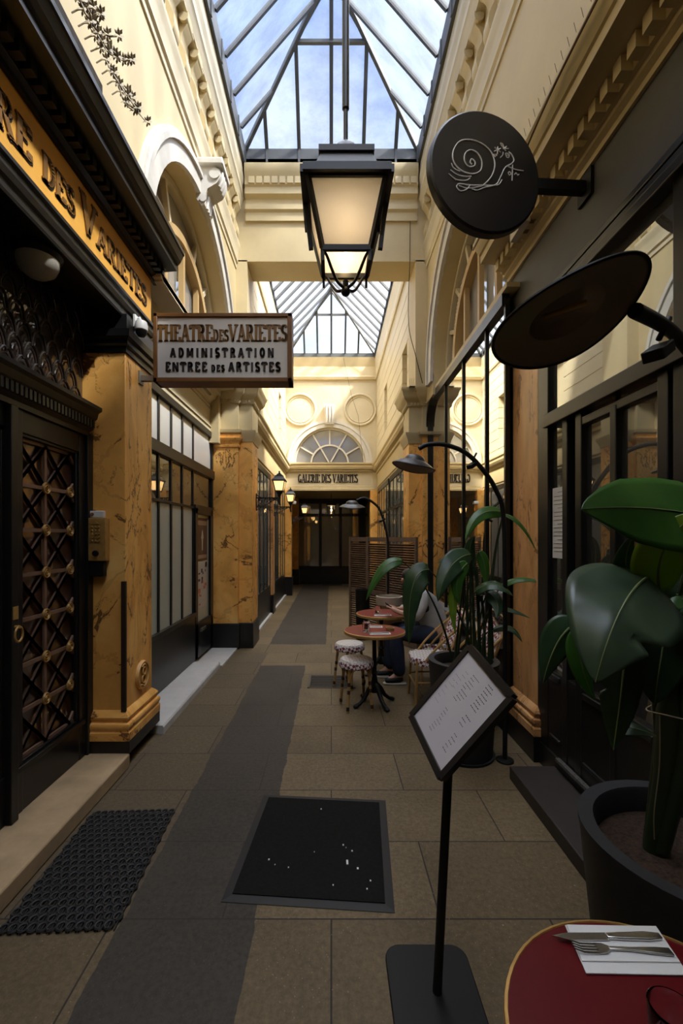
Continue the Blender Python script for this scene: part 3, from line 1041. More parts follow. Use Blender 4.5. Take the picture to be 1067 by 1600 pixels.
BASE = [(0.19, 0.05), (0.245, 0.05), (0.255, 0.042), (0.262, 0.042), (0.275, 0.05), (0.295, 0.052), (0.308, 0.046), (0.315, 0.03), (0.325, 0.028), (0.335, 0.036), (0.352, 0.038), (0.368, 0.028), (0.385, 0.012), (0.395, 0.0)]
for s, nm in ((-1, 'left'), (1, 'right')):
    xa, xb = (-1.90, -1.49) if s < 0 else (1.525, 1.90)
    ya, yb = (3.17, 3.64) if s < 0 else (3.24, 3.68)
    zf = 0.10 if s < 0 else 0.0
    zt = 2.98 if s < 0 else 3.28
    mat = MARBLE if s < 0 else MARBLE_R
    lab = 'ochre marble pillar beside the lattice door, carrying the brass intercom' if s < 0 else 'reddish marble pillar between the black shop door and the glass bay'
    p = thing('marble_pillar', lab, 'pillar', ((xa + xb) / 2, (ya + yb) / 2, zf))
    MB().box(xa, ya, 0.39, xb, yb, zt).build('shaft', mat, p, bevel=0.004)
    q = MB()
    rolled(q, xa, xb, ya, yb, BASE)
    q.build('base_moulding', mat, p)
    MB().box(xa - 0.05, ya - 0.045, zf, xb + 0.05, yb + 0.045, 0.19).build('plinth', BLACK, p, bevel=0.004)
    if s < 0:
        q = MB()
        rolled(q, xa, xb, ya, yb, [(2.98, 0.012), (3.02, 0.012), (3.03, 0.03), (3.06, 0.03), (3.08, 0.05), (3.13, 0.055), (3.14, 0.02), (3.25, 0.02)])
        q.build('capital', BLACK, p)

# second pillars, in stepped pairs, with cream capitals
for s, nm in ((-1, 'left'), (1, 'right')):
    y0 = 6.43 if s < 0 else 6.56
    lab = 'double ochre marble pilaster with cream capital beyond the frosted shop window' if s < 0 else 'ochre marble pilaster with cream capital behind the louvred screen'
    p = thing('marble_pillar', lab, 'pillar', (s * 1.4, y0 + 0.25, 0))
    X = lambda a, b: (min(s * a, s * b), max(s * a, s * b))
    sh = MB()
    a, b2 = X(1.365, 1.75)
    sh.box(a, y0, 0.37, b2, y0 + 0.3, 3.14)
    a, b2 = X(1.17, 1.75)
    sh.box(a, y0 + 0.06, 0.37, b2, y0 + 0.55, 3.14)
    sh.build('shaft', MARBLE, p, bevel=0.004)
    pl = MB()
    a, b2 = X(1.345, 1.75)
    pl.box(a, y0 - 0.03, 0, b2, y0 + 0.3, 0.37)
    a, b2 = X(1.15, 1.75)
    pl.box(a, y0 + 0.03, 0, b2, y0 + 0.58, 0.37)
    pl.build('plinth', BLACK, p, bevel=0.004)
    if s < 0:
        cp = MB()
        a, b2 = X(1.365, 1.75)
        rolled(cp, a, b2, y0, y0 + 0.3, [(2.95, 0.0), (2.96, 0.02), (2.99, 0.025), (3.0, 0.01), (3.03, 0.02), (3.06, 0.05), (3.09, 0.055), (3.10, 0.03), (3.14, 0.035)])
        cp.build('necking', MARBLE, p)
    cc = MB()
    for (x_in, ys, o) in ((1.365, y0, 0), (1.17, y0 + 0.06, 0.0)):
        a, b2 = X(x_in, 1.75)
        rolled(cc, a, b2, ys, y0 + 0.55, [(3.05 if x_in < 1.3 else 3.14, 0.01), (3.10 if x_in < 1.3 else 3.15, 0.02), (3.17, 0.05), (3.21, 0.055), (3.22, 0.0), (3.60, 0.0), (3.605, 0.02), (3.62, 0.02), (3.68, 0.045), (3.70, 0.07), (3.75, 0.10), (3.80, 0.11), (3.83, 0.13), (3.86, 0.13)])
        yy = ys - 0.035
        for i in range(7):
            xx = s * (x_in + 0.02 + i * 0.05)
            cc.box(min(xx, xx + s * 0.03), yy, 3.62, max(xx, xx + s * 0.03), ys + 0.02, 3.675)
        for i in range(8):
            q = ys + i * 0.055
            cc.box(min(s * (x_in - 0.035), s * x_in), q, 3.62, max(s * (x_in - 0.035), s * x_in), q + 0.032, 3.675)
    cc.build('capital', CREAM, p)

# far pilasters at the end wall and in the end recess
for lab, x0, x1, y0, y1, h in (
        ('slim ochre marble pilaster at the left corner of the end wall', -1.36, -1.115, 12.22, 12.5, 2.94),
        ('bright ochre marble pilaster inside the end recess, left of the door', -1.36, -1.13, 15.0, 15.2, 2.96),
        ('slim ochre marble pilaster at the right corner of the end wall', 1.09, 1.3, 12.24, 12.5, 2.94)):
    p = thing('marble_pillar', lab, 'pillar', ((x0 + x1) / 2, (y0 + y1) / 2, 0))
    MB().box(x0, y0, 0.52, x1, y1, h).build('shaft', MARBLE, p, bevel=0.004)
    MB().box(x0 - 0.02, y0 - 0.03, 0, x1 + 0.03, y1, 0.52).build('plinth', BLACK, p, bevel=0.004)


def bx(mb, s, xa, xb, y0, y1, z0, z1, m=0):
    """box on side s (-1 left, 1 right) between |x| = xa and xb"""
    mb.box(min(s * xa, s * xb), y0, z0, max(s * xa, s * xb), y1, z1, m)


# ------------------------------------------------------------------ left: stage-door front
struct(MB().box(-1.80, -6.0, 0, -1.44, 3.14, 0.10).build('trim_16', STONE, bevel=0.012), 'worn cream stone doorstep before the lattice door', 'step')
w = MB()
bx(w, -1, 1.86, 2.1, -6.1, 3.3, 0, 3.4)
bx(w, -1, 1.52, 2.1, -6.1, 3.64, 3.27, 4.0)
struct(w.build('wall_door_recess', BLACK), 'black painted recess round the lattice door', 'wall')

d = thing('door_2', 'black door with brown lattice grille and gilt rosettes', 'door', (-1.76, 2.75, 0.1), kind='structure')
XF = -1.74
m = MB()
for y0, y1, xo in ((3.03, 3.12, 0), (2.40, 2.475, 0), (2.345, 2.40, 0.03), (1.70, 1.78, 0), (1.60, 1.70, 0.03)):
    m.box(XF - 0.06, y0, 0.1, XF + xo, y1, 2.36)
for z0, z1 in ((2.235, 2.36), (0.1, 0.36)):
    m.box(XF - 0.06, 2.40, z0, XF - 0.004, 3.12, z1)
    m.box(XF - 0.06, 1.70, z0, XF - 0.004, 2.345, z1)
m.box(XF - 0.01, 2.42, 0.335, XF + 0.012, 3.09, 0.365)
m.box(XF - 0.05, 3.10, 0.1, XF + 0.02, 3.17, 2.38)
for y0, y1 in ((2.475, 3.03), (1.78, 2.345)):
    for a, b, c, e in ((y0, y0 + 0.018, 0.36, 2.235), (y1 - 0.018, y1, 0.36, 2.235), (y0, y1, 0.36, 0.378), (y0, y1, 2.217, 2.235)):
        m.box(XF - 0.03, a, c, XF - 0.012, b, e)
m.build('door_frame', BLACK, d, bevel=0.004)
MB().box(XF - 0.075, 1.72, 0.3, XF - 0.06, 3.08, 2.3).build('backing_glass', mirror_glass('brown_door_glass', (0.075, 0.028, 0.013), 0.06), d)
for (y0, y1) in ((2.478, 3.028), (1.783, 2.343)):
    L = MB()
    yc = 2.725 if y0 > 2 else 2.03
    zs = [1.948 + 0.261 * i for i in (1, 0, -1, -2, -3, -4, -5, -6)]
    cols = [yc - 0.2475, yc, yc + 0.2475]

    def clipseg(a, b):
        (ya, za), (yb, zb) = a, b
        t0, t1 = 0.0, 1.0
        for p, q, lo, hi in ((ya, yb - ya, y0, y1), (za, zb - za, 0.36, 2.235)):
            if abs(q) < 1e-9:
                if p < lo or p > hi:
                    return None
                continue
            u, v = sorted(((lo - p) / q, (hi - p) / q))
            t0, t1 = max(t0, u), min(t1, v)
        if t1 - t0 < 0.03:
            return None
        return (ya + (yb - ya) * t0, za + (zb - za) * t0), (ya + (yb - ya) * t1, za + (zb - za) * t1)
    segs = []
    for c in (yc,):
        segs.append(((c, 0.2), (c, 2.4)))
    for z in zs:
        segs.append(((y0 - 0.1, z), (y1 + 0.1, z)))
    for ci in cols:
        for z in [zs[0] + 0.261] + zs:
            for q in (-1, 1):
                segs.append(((ci, z), (ci + q * 0.2475, z + 0.261)))
                segs.append(((ci, z), (ci + q * 0.2475, z - 0.261)))
    for sg in segs:
        cs = clipseg(*sg)
        if cs:
            L.beam((XF - 0.042, *cs[0]), (XF - 0.042, *cs[1]), 0.022, 0.014, (1, 0, 0))
    L.build('lattice', BRONZE, d, smooth=False)
    if y0 > 2:
        for z in zs[1:7]:
            for y in (yc, yc + 0.2475):
                R = MB()
                R.lathe([(0, 0.012), (0.007, 0.012), (0.009, 0.006), (0.013, 0.006), (0.016, 0.011), (0.020, 0.011), (0.022, 0.006), (0.026, 0.006), (0.029, 0.010), (0.034, 0.010), (0.037, 0.004), (0.037, -0.004)], (XF - 0.033, y, z), 18, ax='x')
                R.build('rosette', GILT, d)
# small closing ring pull on the second leaf
H = MB()
H.tube([(XF + 0.05, 2.372 + 0.03 * math.cos(a * PI / 8), 1.12 + 0.04 * math.sin(a * PI / 8)) for a in range(16)], 0.006, 8, closed=True)
H.tube([(XF + 0.01, 2.372, 1.16), (XF + 0.055, 2.372, 1.16)], 0.009)
H.box(XF + 0.0, 2.352, 1.20, XF + 0.034, 2.392, 1.27)
H.build('door_pull', BRASS, d)
q = MB()
pr = [(-1.86, 2.36), (-1.72, 2.36), (-1.72, 2.39), (-1.69, 2.41), (-1.69, 2.46), (-1.665, 2.48), (-1.655, 2.52), (-1.63, 2.535), (-1.63, 2.56), (-1.86, 2.57)]
q.prism(pr, 'y', -6.0, 3.12)
for i in range(50):
    y = 3.08 - i * 0.036
    q.box(-1.695, y, 2.412, -1.672, y + 0.021, 2.468)
q.build('lintel', BLACK, d, smooth=False)
g = MB()
for r in range(7):
    z = 2.57 + r * 0.10
    for c in range(14):
        y = 3.10 - 0.065 - c * 0.13 - (0.065 if r % 2 else 0)
        pts = [(-1.77 + 0.004 * r, y + 0.066 * math.cos(PI * a / 8), z + 0.115 * math.sin(PI * a / 8)) for a in range(9)]
        g.tube(pts, 0.008, 6)
        pts = [(-1.775 + 0.004 * r, y + 0.045 * math.cos(PI * a / 8), z + 0.085 * math.sin(PI * a / 8)) for a in range(9)]
        g.tube(pts, 0.005, 5)
g.build('fish_scale_grille', pm('dark_iron', (0.025, 0.018, 0.014), 0.35, metal=0.5), d)
MB().box(-1.83, -6.0, 2.5, -1.80, 3.17, 3.27).build('transom_glass', mirror_glass('brown_transom_glass', (0.03, 0.013, 0.008), 0.05), d)

# soffit beam, fascia board, cornice
m = MB()
pr = [(-1.86, 3.25), (-1.56, 3.25), (-1.555, 3.235), (-1.505, 3.235), (-1.50, 3.25), (-1.50, 3.29), (-1.485, 3.30), (-1.475, 3.33), (-1.475, 3.36), (-1.46, 3.37), (-1.46, 3.39), (-1.86, 3.39)]
m.prism(pr, 'y', -6.0, 3.645)
struct(m.build('trim_17', BLACK, smooth=False), 'black beam under the ochre fascia of the stage door', 'beam')
fs = thing('fascia_sign', 'ochre fascia board over the lattice door lettered THEATRE DES VARIETES', 'sign', (-1.5, 0.6, 3.39))
MB().box(-1.53, -6.0, 3.385, -1.49, 3.625, 3.78).build('board', GOLD, fs)
for nm, dp, mt, off in (('letter_shadow', 0.006, LETTER, 0.009), ('lettering', 0.011, GOLDL, 0.0)):
    for txt, ya, yb, h in (('theatre', 1.28, 2.18, 0.235), ('des', 2.255, 2.545, 0.205), ('Varietes', 2.60, 3.53, 0.215)):
        t = MB()
        text_mesh(t, txt, (-1.492, ya + off, 3.495 - off), (0, 1, 0), (0, 0, 1), h, yb - ya, dp, 0.21, 0.075, True, 0.05)
        t.build(nm, mt, fs, smooth=False)
m = MB()
pr = [(-1.56, 3.76), (-1.47, 3.76), (-1.47, 3.79), (-1.44, 3.80), (-1.44, 3.87), (-1.30, 3.88), (-1.30, 3.925), (-1.285, 3.93), (-1.265, 3.955), (-1.245, 4.00), (-1.235, 4.01), (-1.235, 4.04), (-1.56, 4.05)]
m.prism(pr, 'y', -6.0, 3.69)
for i in range(52):
    y = 3.64 - i * 0.075
    m.box(-1.44, y - 0.042, 3.808, -1.385, y, 3.868)
struct(m.build('trim_18', BLACK, smooth=False), 'black dentil cornice over the ochre fascia', 'cornice')

gl = thing('ceiling_globe', 'round white glass ceiling lamp under the black soffit before the lattice door', 'lamp', (-1.64, 2.45, 3.12))
MB().lathe([(0.0, 3.25), (0.12, 3.25), (0.125, 3.22), (0.11, 3.195), (0, 3.195)], (-1.64, 2.45, 0), 24).build('collar', BLACK, gl)
MB().lathe([(0.108, 3.20), (0.105, 3.17), (0.088, 3.13), (0.055, 3.105), (0.0, 3.097)], (-1.64, 2.45, 0), 24).build('glass_shade', GLOBE, gl)

# things on the near left pillar
ic = thing('intercom', 'brass intercom keypad box on the ochre marble pillar', 'intercom', (-1.665, 3.14, 1.37))
MB().box(-1.735, 3.105, 1.475, -1.600, 3.165, 1.78).build('case', BRASS, ic, bevel=0.004)
kp = MB()
for r in range(5):
    for c in range(3):
        kp.lathe([(0, 3.096), (0.0075, 3.097), (0.0085, 3.105)], (-1.695 + c * 0.024, 0, 1.715 - r * 0.024), 10, ax='y')
kp.prism([(-1.70, 1.735), (-1.64, 1.735), (-1.67, 1.757)], 'y', 3.10, 3.106)
kp.build('keypad', BRASS, ic)
lk = MB()
lk.lathe([(0, 3.088), (0.020, 3.090), (0.022, 3.105)], (-1.668, 0, 1.53), 14, ax='y')
lk.build('lock', BLACKM, ic)
MB().box(-1.72, 3.115, 1.365, -1.62, 3.165, 1.475).build('black_housing', BLACKM, ic, bevel=0.005)
cd = thing('doorbell', 'white plastic bell push on top of the brass intercom', 'doorbell', (-1.66, 3.14, 1.782))
MB().box(-1.722, 3.125, 1.782, -1.628, 3.165, 1.832).build('case', CAMW, cd, bevel=0.005)
MB().lathe([(0, 3.119), (0.011, 3.12), (0.012, 3.126)], (-1.704, 0, 1.808), 14, ax='y').build('button', pm('brown_button', (0.25, 0.10, 0.05), 0.4), cd)
tag(MB().box(-1.512, 3.150, 0.385, -1.478, 3.172, 1.326).build('corner_strip', pm('brown_metal_strip', (0.035, 0.018, 0.010), 0.5), bevel=0.003),
    'dark metal corner strip on the edge of the near ochre pillar', 'strip', kind='thing')
RELIEF = pm('ochre_relief', (0.62, 0.34, 0.10), 0.45)
em = thing('medallion', 'round ochre relief medallion low on the ochre marble pillar', 'medallion', (-1.485, 3.44, 0.455))
MB().lathe([(0, -1.478), (0.085, -1.478), (0.092, -1.466), (0.104, -1.466), (0.110, -1.478), (0.112, -1.492)], (0, 3.44, 0.565), 32, ax='x').build('ring', RELIEF, em)
e = MB()
for zc_, rr in ((0.595, 0.028), (0.535, 0.034)):
    e.tube([(-1.470, 3.44 + rr * 0.9 * math.cos(a * PI / 8), zc_ + rr * math.sin(a * PI / 8)) for a in range(16)], 0.008, 6, closed=True)
e.tube(smooth_path([(-1.470, 3.40, 0.635), (-1.468, 3.44, 0.648), (-1.470, 3.48, 0.62), (-1.470, 3.475, 0.565), (-1.470, 3.485, 0.51), (-1.470, 3.44, 0.482), (-1.470, 3.40, 0.50)], 4), 0.007, 6)
e.build('monogram', RELIEF, em)
bk = MB()
for y, z in ((3.42, 2.46), (3.50, 2.45), (3.43, 2.385), (3.50, 2.37)):
    bk.lathe([(0, -1.484), (0.008, -1.484), (0.009, -1.492)], (0, y, z - 0.12), 8, ax='x')

sc = thing('security_camera', 'white dome security camera on the black capital of the ochre pillar', 'camera', (-1.43, 3.30, 3.13))
MB().box(-1.472, 3.25, 3.205, -1.452, 3.31, 3.30).build('bracket', CAMW, sc, bevel=0.004)
q = MB()
q.tube([(-1.46, 3.28, 3.27), (-1.435, 3.28, 3.28), (-1.425, 3.28, 3.25)], 0.014)
q.lathe([(0, 3.257), (0.040, 3.253), (0.047, 3.225), (0.047, 3.19), (0.042, 3.185)], (-1.422, 3.28, 0), 20)
q.build('housing', CAMW, sc)
MB().lathe([(0.042, 3.19), (0.039, 3.165), (0.026, 3.147), (0, 3.14)], (-1.422, 3.28, 0), 20).build('lens_dome', BLACK, sc)

hs = thing('hanging_sign', 'white boxed sign reading THEATRE DES VARIETES, ADMINISTRATION, ENTREE DES ARTISTES', 'sign', (-0.83, 3.43, 2.83))
m = MB()
x0, x1, z0, z1 = -1.364, -0.302, 2.834, 3.362
for a, b, c, e in ((x0, x1, z0, z0 + 0.034), (x0, x1, z1 - 0.03, z1), (x0, x0 + 0.03, z0, z1), (x1 - 0.034, x1, z0, z1)):
    m.box(a, 3.355, c, b, 3.505, e)
m.build('frame', WOODF, hs, bevel=0.004)
MB().box(x0 + 0.02, 3.368, z0 + 0.02, x1 - 0.02, 3.492, z1 - 0.02).build('face', SIGNW, hs)
t = MB()
text_mesh(t, 'THEATREdesVARIETES', (-1.338, 3.368, 3.148), (1, 0, 0), (0, 0, 1), 0.128, 1.004, 0.006, 0.165, 0.065, True, 0.045)
t.build('title_lettering', pm('gilt_brown_letter', (0.20, 0.095, 0.022), 0.4), hs, smooth=False)
t = MB()
text_mesh(t, 'ADMINISTRATION', (-1.236, 3.368, 3.026), (1, 0, 0), (0, 0, 1), 0.068, 0.815, 0.006, 0.24, 0.20, False, 0.42)
text_mesh(t, 'ENTREE des ARTISTES', (-1.272, 3.368, 2.916), (1, 0, 0), (0, 0, 1), 0.069, 0.895, 0.006, 0.24, 0.20, False, 0.26)
t.build('lettering', LETTER, hs, smooth=False)
m = MB()
m.box(-1.492, 3.38, 2.835, -1.478, 3.46, 2.93)
m.box(-1.49, 3.405, 2.86, -1.35, 3.445, 2.90)
m.build('bracket', pm('grey_bracket', (0.30, 0.27, 0.22), 0.5, metal=0.4), hs)

# planter with dry succulents on the cornice, upper left
pl = thing('succulent_planter', 'dark planter of dry trailing succulents on the black cornice', 'planter', (-1.34, 2.3, 4.045))
MB().box(-1.41, 1.7, 4.045, -1.30, 2.50, 4.22).build('box', pm('brown_planter', (0.03, 0.02, 0.012), 0.8, var=0.4, scale=14), pl, bevel=0.01)
rnd = random.Random(3)
for k in range(11):
    y = 2.02 + k * 0.058
    st, le = MB(), MB()
    x0 = -1.30
    P = [Vector((x0, y, 4.27))]
    P.append(P[-1] + Vector((0.04, 0.01, 0.03)))
    for j in range(3):
        P.append(P[-1] + Vector((0.035 + rnd.uniform(-0.01, 0.03), rnd.uniform(-0.03, 0.04), rnd.uniform(-0.09, 0.0 if k < 8 else -0.05))))
    st.tube(smooth_path(P, 3), 0.004, 5)
    for j in range(1, len(P)):
        c = P[j] + Vector((0.012, 0, 0))
        for a in range(7):
            an = a * 2 * PI / 7
            dv = Vector((0.6 * math.sin(an), math.cos(an), 0.55 * math.sin(an) + 0.25)).normalized()
            st2 = c + dv * 0.034
            sd = dv.orthogonal().normalized() * 0.0075
            le.add([c - sd * 0.5, c + dv * 0.02 - sd, st2, c + dv * 0.02 + sd, c + dv * 0.02 + dv.cross(sd).normalized() * 0.006], [(0, 1, 4), (1, 2, 4), (2, 3, 4), (3, 0, 4), (3, 2, 1, 0)])
    st.add(le.v, le.f)
    st.build('succulent_branch', DRYS, pl)

# ------------------------------------------------------------------ left: frosted shop window of the second bay
SX = 1.76
w = MB()
bx(w, -1, SX + 0.03, 2.1, 3.6, 6.45, 0, 3.8)
bx(w, -1, SX - 0.02, SX + 0.04, 3.64, 6.44, 3.13, 3.62)
bx(w, -1, SX - 0.035, SX, 3.64, 6.44, 3.22, 3.235)
bx(w, -1, SX - 0.035, SX, 3.64, 6.44, 3.48, 3.495)
w.prism([(-SX - 0.02, 3.54), (-SX + 0.03, 3.54), (-SX + 0.04, 3.58), (-SX + 0.10, 3.62), (-SX + 0.11, 3.66), (-SX + 0.16, 3.70), (-SX + 0.17, 3.75), (-1.40, 3.77), (-1.40, 3.83), (-SX - 0.02, 3.83)], 'y', 3.64, 6.44)
struct(w.build('wall_shop', CREAM2, smooth=False), 'cream frieze and cornice above the frosted shop window', 'wall')
f = thing('window_6', 'black framed shop window with frosted panes behind the hanging sign', 'window', (-SX, 5.0, 0.07), kind='structure')
fr = MB()
ys = [3.64, 4.03, 4.45, 4.80, 5.16, 5.56, 6.40]
for y in ys[:-1]:
    bx(fr, -1, SX - 0.014, SX + 0.02, y - 0.022, y + 0.022, 0.07, 3.12)
bx(fr, -1, SX - 0.03, SX + 0.02, 6.37, 6.44, 0.05, 3.14)
bx(fr, -1, SX - 0.04, SX + 0.02, 3.64, 6.44, 3.07, 3.15)
bx(fr, -1, SX - 0.05, SX + 0.02, 3.64, 6.44, 2.48, 2.60)
bx(fr, -1, SX - 0.03, SX + 0.02, 3.64, 5.60, 0.07, 0.66)
bx(fr, -1, SX - 0.045, SX + 0.02, 3.64, 5.60, 0.63, 0.68)
bx(fr, -1, SX - 0.02, SX + 0.02, 3.64, 5.58, 2.00, 2.03)
fr.build('frame', BLACK, f, bevel=0.004)
for i in range(6):
    a, b = ys[i], ys[i + 1]
    g = MB()
    bx(g, -1, SX, SX + 0.015, a, b, 2.56, 3.1)
    g.build('upper_pane', FROSTW, f)
    if i < 5:
        g = MB()
        bx(g, -1, SX, SX + 0.015, a, b, 2.0, 2.52)
        g.build('clear_pane', SHOPG, f)
        g = MB()
        bx(g, -1, SX, SX + 0.015, a, b, 0.62, 2.02)
        g.build('frosted_pane', FROST, f)
g = MB()
bx(g, -1, SX, SX + 0.015, 5.56, 6.40, 2.0, 2.52)
g.build('clear_pane', SHOPG, f)
d = thing('door_3', 'black shop door with posters, at the end of the frosted window', 'door', (-SX, 6.0, 0.05), kind='structure')
m = MB()
for a, b, c, e in ((5.58, 5.68, 0.07, 2.02), (6.28, 6.37, 0.07, 2.02), (5.58, 6.37, 0.07, 0.52), (5.58, 6.37, 1.94, 2.06)):
    bx(m, -1, SX - 0.035, SX + 0.02, a, b, c, e)
m.build('door_frame', BLACK, d, bevel=0.004)
g = MB()
bx(g, -1, SX, SX + 0.012, 5.66, 6.30, 0.5, 1.96)
g.build('pane', FROST, d)
g = MB()
bx(g, -1, SX - 0.05, SX - 0.03, 5.78, 6.0, 0.39, 0.43)
g.build('letter_slot', pm('slot_metal', (0.3, 0.28, 0.25), 0.35, metal=0.8), d)
rnd = random.Random(11)
for nm, za, zb, lab, basec in (('poster', 1.32, 1.90, 'dark brown poster with a pale standing figure on the shop door glass', (0.10, 0.045, 0.025)),
                               ('poster', 0.68, 1.30, 'pale poster with orange blocks under the dark poster on the shop door', (0.50, 0.42, 0.33))):
    p = thing(nm, lab, 'poster', (-SX + 0.004, 5.95, za))
    MB().box(-SX - 0.004, 5.74, za, -SX + 0.004, 6.20, zb).build('sheet', pm('poster_sheet', basec, 0.5), p)
    a, b2, c = MB(), MB(), MB()
    xx = -SX + 0.0045
    if za > 1:
        a.add([(xx, 5.97, 1.74), (xx, 6.00, 1.70), (xx, 6.03, 1.62), (xx, 6.00, 1.62), (xx, 5.99, 1.46), (xx, 5.95, 1.46), (xx, 5.94, 1.62), (xx, 5.91, 1.62), (xx, 5.94, 1.70)], [tuple(range(9))])
        a.build('print', pm('poster_pale', (0.50, 0.42, 0.30), 0.6), p, smooth=False)
        b2.box(xx - 0.003, 5.77, 1.80, xx, 6.17, 1.86).box(xx - 0.003, 5.77, 1.35, xx, 6.17, 1.40)
        b2.build('print', pm('poster_tan', (0.33, 0.20, 0.12), 0.6), p, smooth=False)
    else:
        for i in range(16):
            y, z = rnd.uniform(5.76, 6.1), rnd.uniform(0.72, 1.24)
            (a if z < 1.02 else b2).box(xx - 0.003, y, z, xx, y + rnd.uniform(0.04, 0.1), z + rnd.uniform(0.02, 0.07))
        a.build('print', pm('poster_orange', (0.50, 0.13, 0.03), 0.6), p, smooth=False)
        b2.build('print', pm('poster_dark', (0.05, 0.05, 0.06), 0.6), p, smooth=False)
s1 = MB()
s1.prism([(-1.80, 0.0), (-1.40, 0.0), (-1.40, 0.055), (-1.41, 0.07), (-1.80, 0.07)], 'y', 3.66, 5.52)
struct(s1.build('trim_19', MARB_W, smooth=False), 'pale marble doorstep along the frosted shop window', 'step')
struct(MB().box(-1.78, 5.52, 0, -1.375, 6.40, 0.022).build('trim_20', MARB_W), 'lower pale marble slab before the poster door', 'step')

# ------------------------------------------------------------------ far shop windows, both sides
k = 7
for s, nm, bays in ((-1, 'left', ((7.08, 9.30), (9.72, 12.18))), (1, 'right', ((7.20, 9.70), (9.90, 12.2)))):
    w = MB()
    bx(w, s, 1.38, 2.1, 7.0, 12.4, 0, 3.0)
    struct(w.build('wall_shop_far_' + nm, BLACK), f'dark shop wall behind the far {nm} windows', 'wall')
    for j, (a, b) in enumerate(bays):
        f = thing(f'window_{k}', f'black framed far shop window on the {nm}, {"nearer" if j == 0 else "farther"} of the two', 'window', (s * 1.31, (a + b) / 2, 0.0), kind='structure')
        k += 1
        fr = MB()
        bx(fr, s, 1.285, 1.34, a, b, 0, 0.62)
        bx(fr, s, 1.285, 1.34, a, b, 2.85, 2.96)
        bx(fr, s, 1.285, 1.34, a, b, 2.22, 2.28)
        n = 5
        for i in range(n + 1):
            y = a + (b - a) * i / n
            bx(fr, s, 1.292, 1.34, y - 0.026, y + 0.026, 0.0, 2.96)
        fr.build('frame', BLACK, f)
        g = MB()
        bx(g, s, 1.30, 1.335, a, b, 0.6, 2.9)
        g.build('pane', mirror_glass('grey_shop_glass', (0.20, 0.21, 0.20), 0.06), f)
    if s < 0:
        p = MB()
        bx(p, s, 1.25, 1.40, 9.36, 9.68, 0.4, 2.96)
        tag(p.build('wooden_pilaster', MARBLE_R), 'slim reddish pilaster between the two far left shop windows', 'pilaster', kind='thing')
        q = MB()
        bx(q, s, 1.23, 1.40, 9.34, 9.70, 0.0, 0.4)
        struct(q.build('baseboard_left', BLACK), 'black plinth under the slim far left pilaster', 'plinth')
for i, (a, b) in enumerate(((7.12, 9.2), (9.8, 12.1))):
    struct(MB().box(-1.33, a, 0, -1.235, b, 0.045).build(f'trim_{21 + i}', MARB_W), f'pale marble doorstep under the {"nearer" if i == 0 else "farther"} far left window', 'step')

# ------------------------------------------------------------------ right: black shop front
RX = 1.55
w = MB()
bx(w, 1, RX + 0.12, 2.1, -6.1, 3.7, 0, 3.9)
bx(w, 1, RX, 2.1, -6.1, 3.78, 3.27, 3.86)
struct(w.build('wall_shop_right', GREYW), 'charcoal wall panel above the black shop front on the right', 'wall')
m = MB()
for z0, z1, o in ((3.36, 3.40, 0.03), (3.30, 3.335, 0.045), (3.235, 3.29, 0.06)):
    bx(m, 1, RX - o, RX + 0.05, -6.0, 3.24, z0, z1)
struct(m.build('trim_23', BLACK, bevel=0.006), 'black mouldings below the charcoal wall panel', 'moulding')
m = MB()
pr = [(1.60, 3.85), (1.53, 3.85), (1.53, 3.885), (1.50, 3.90), (1.50, 3.925), (1.475, 3.93), (1.475, 4.01), (1.30, 4.02), (1.30, 4.085), (1.285, 4.09), (1.265, 4.12), (1.245, 4.155), (1.235, 4.165), (1.235, 4.19), (1.45, 4.20), (1.60, 4.20)]
m.prism(pr, 'y', -6.0, 3.82)
for i in range(40):
    y = 3.78 - i * 0.105
    m.box(1.415, y - 0.062, 3.928, 1.48, y, 4.008)
struct(m.build('trim_24', CREAM, smooth=False), 'cream dentil cornice over the charcoal wall panel on the right', 'cornice')
sp = MB()
for i in range(44):
    y = 0.9 + i * 0.066
    sp.tube([(1.30, y, 4.19), (1.27, y + 0.01, 4.34)], 0.0016, 4)
    sp.tube([(1.33, y + 0.03, 4.19), (1.36, y + 0.03, 4.33)], 0.0016, 4)
sp.box(1.29, 0.9, 4.188, 1.35, 3.8, 4.194)
tag(sp.build('bird_spikes', pm('spike_wire', (0.12, 0.10, 0.07), 0.5, metal=0.5)), 'thin wire bird spikes along the top of the right cream cornice', 'spikes', kind='thing')
q = MB()
for i in range(26):
    a = 1.17 + (i % 13) * 0.028
    y = 6.47 + (i // 13) * 0.06
    q.tube([(a, y, 3.86), (a - 0.01, y, 3.99)], 0.0018, 4)
q.box(1.15, 6.45, 3.858, 1.55, 6.55, 3.866)
tag(q.build('bird_spikes', pm('spike_wire_grey', (0.2, 0.18, 0.14), 0.5, metal=0.5)), 'thin wire bird spikes on the cream capital right of the cross beam', 'spikes', kind='thing')
cbm = MB()
cbm.tube(smooth_path([(1.228, 2.0, 4.13), (1.228, 2.35, 4.135), (1.225, 2.6, 4.11), (1.22, 2.9, 4.06), (1.225, 3.05, 4.12), (1.228, 3.4, 4.12), (1.228, 3.8, 4.13)], 5), 0.006, 6)
cbm.box(1.222, 2.98, 4.075, 1.236, 3.12, 4.125)
tag(cbm.build('cornice_cable', pm('brown_cable', (0.10, 0.055, 0.025), 0.6)), 'thin brown cable clipped along the right cream cornice', 'cable', kind='thing')

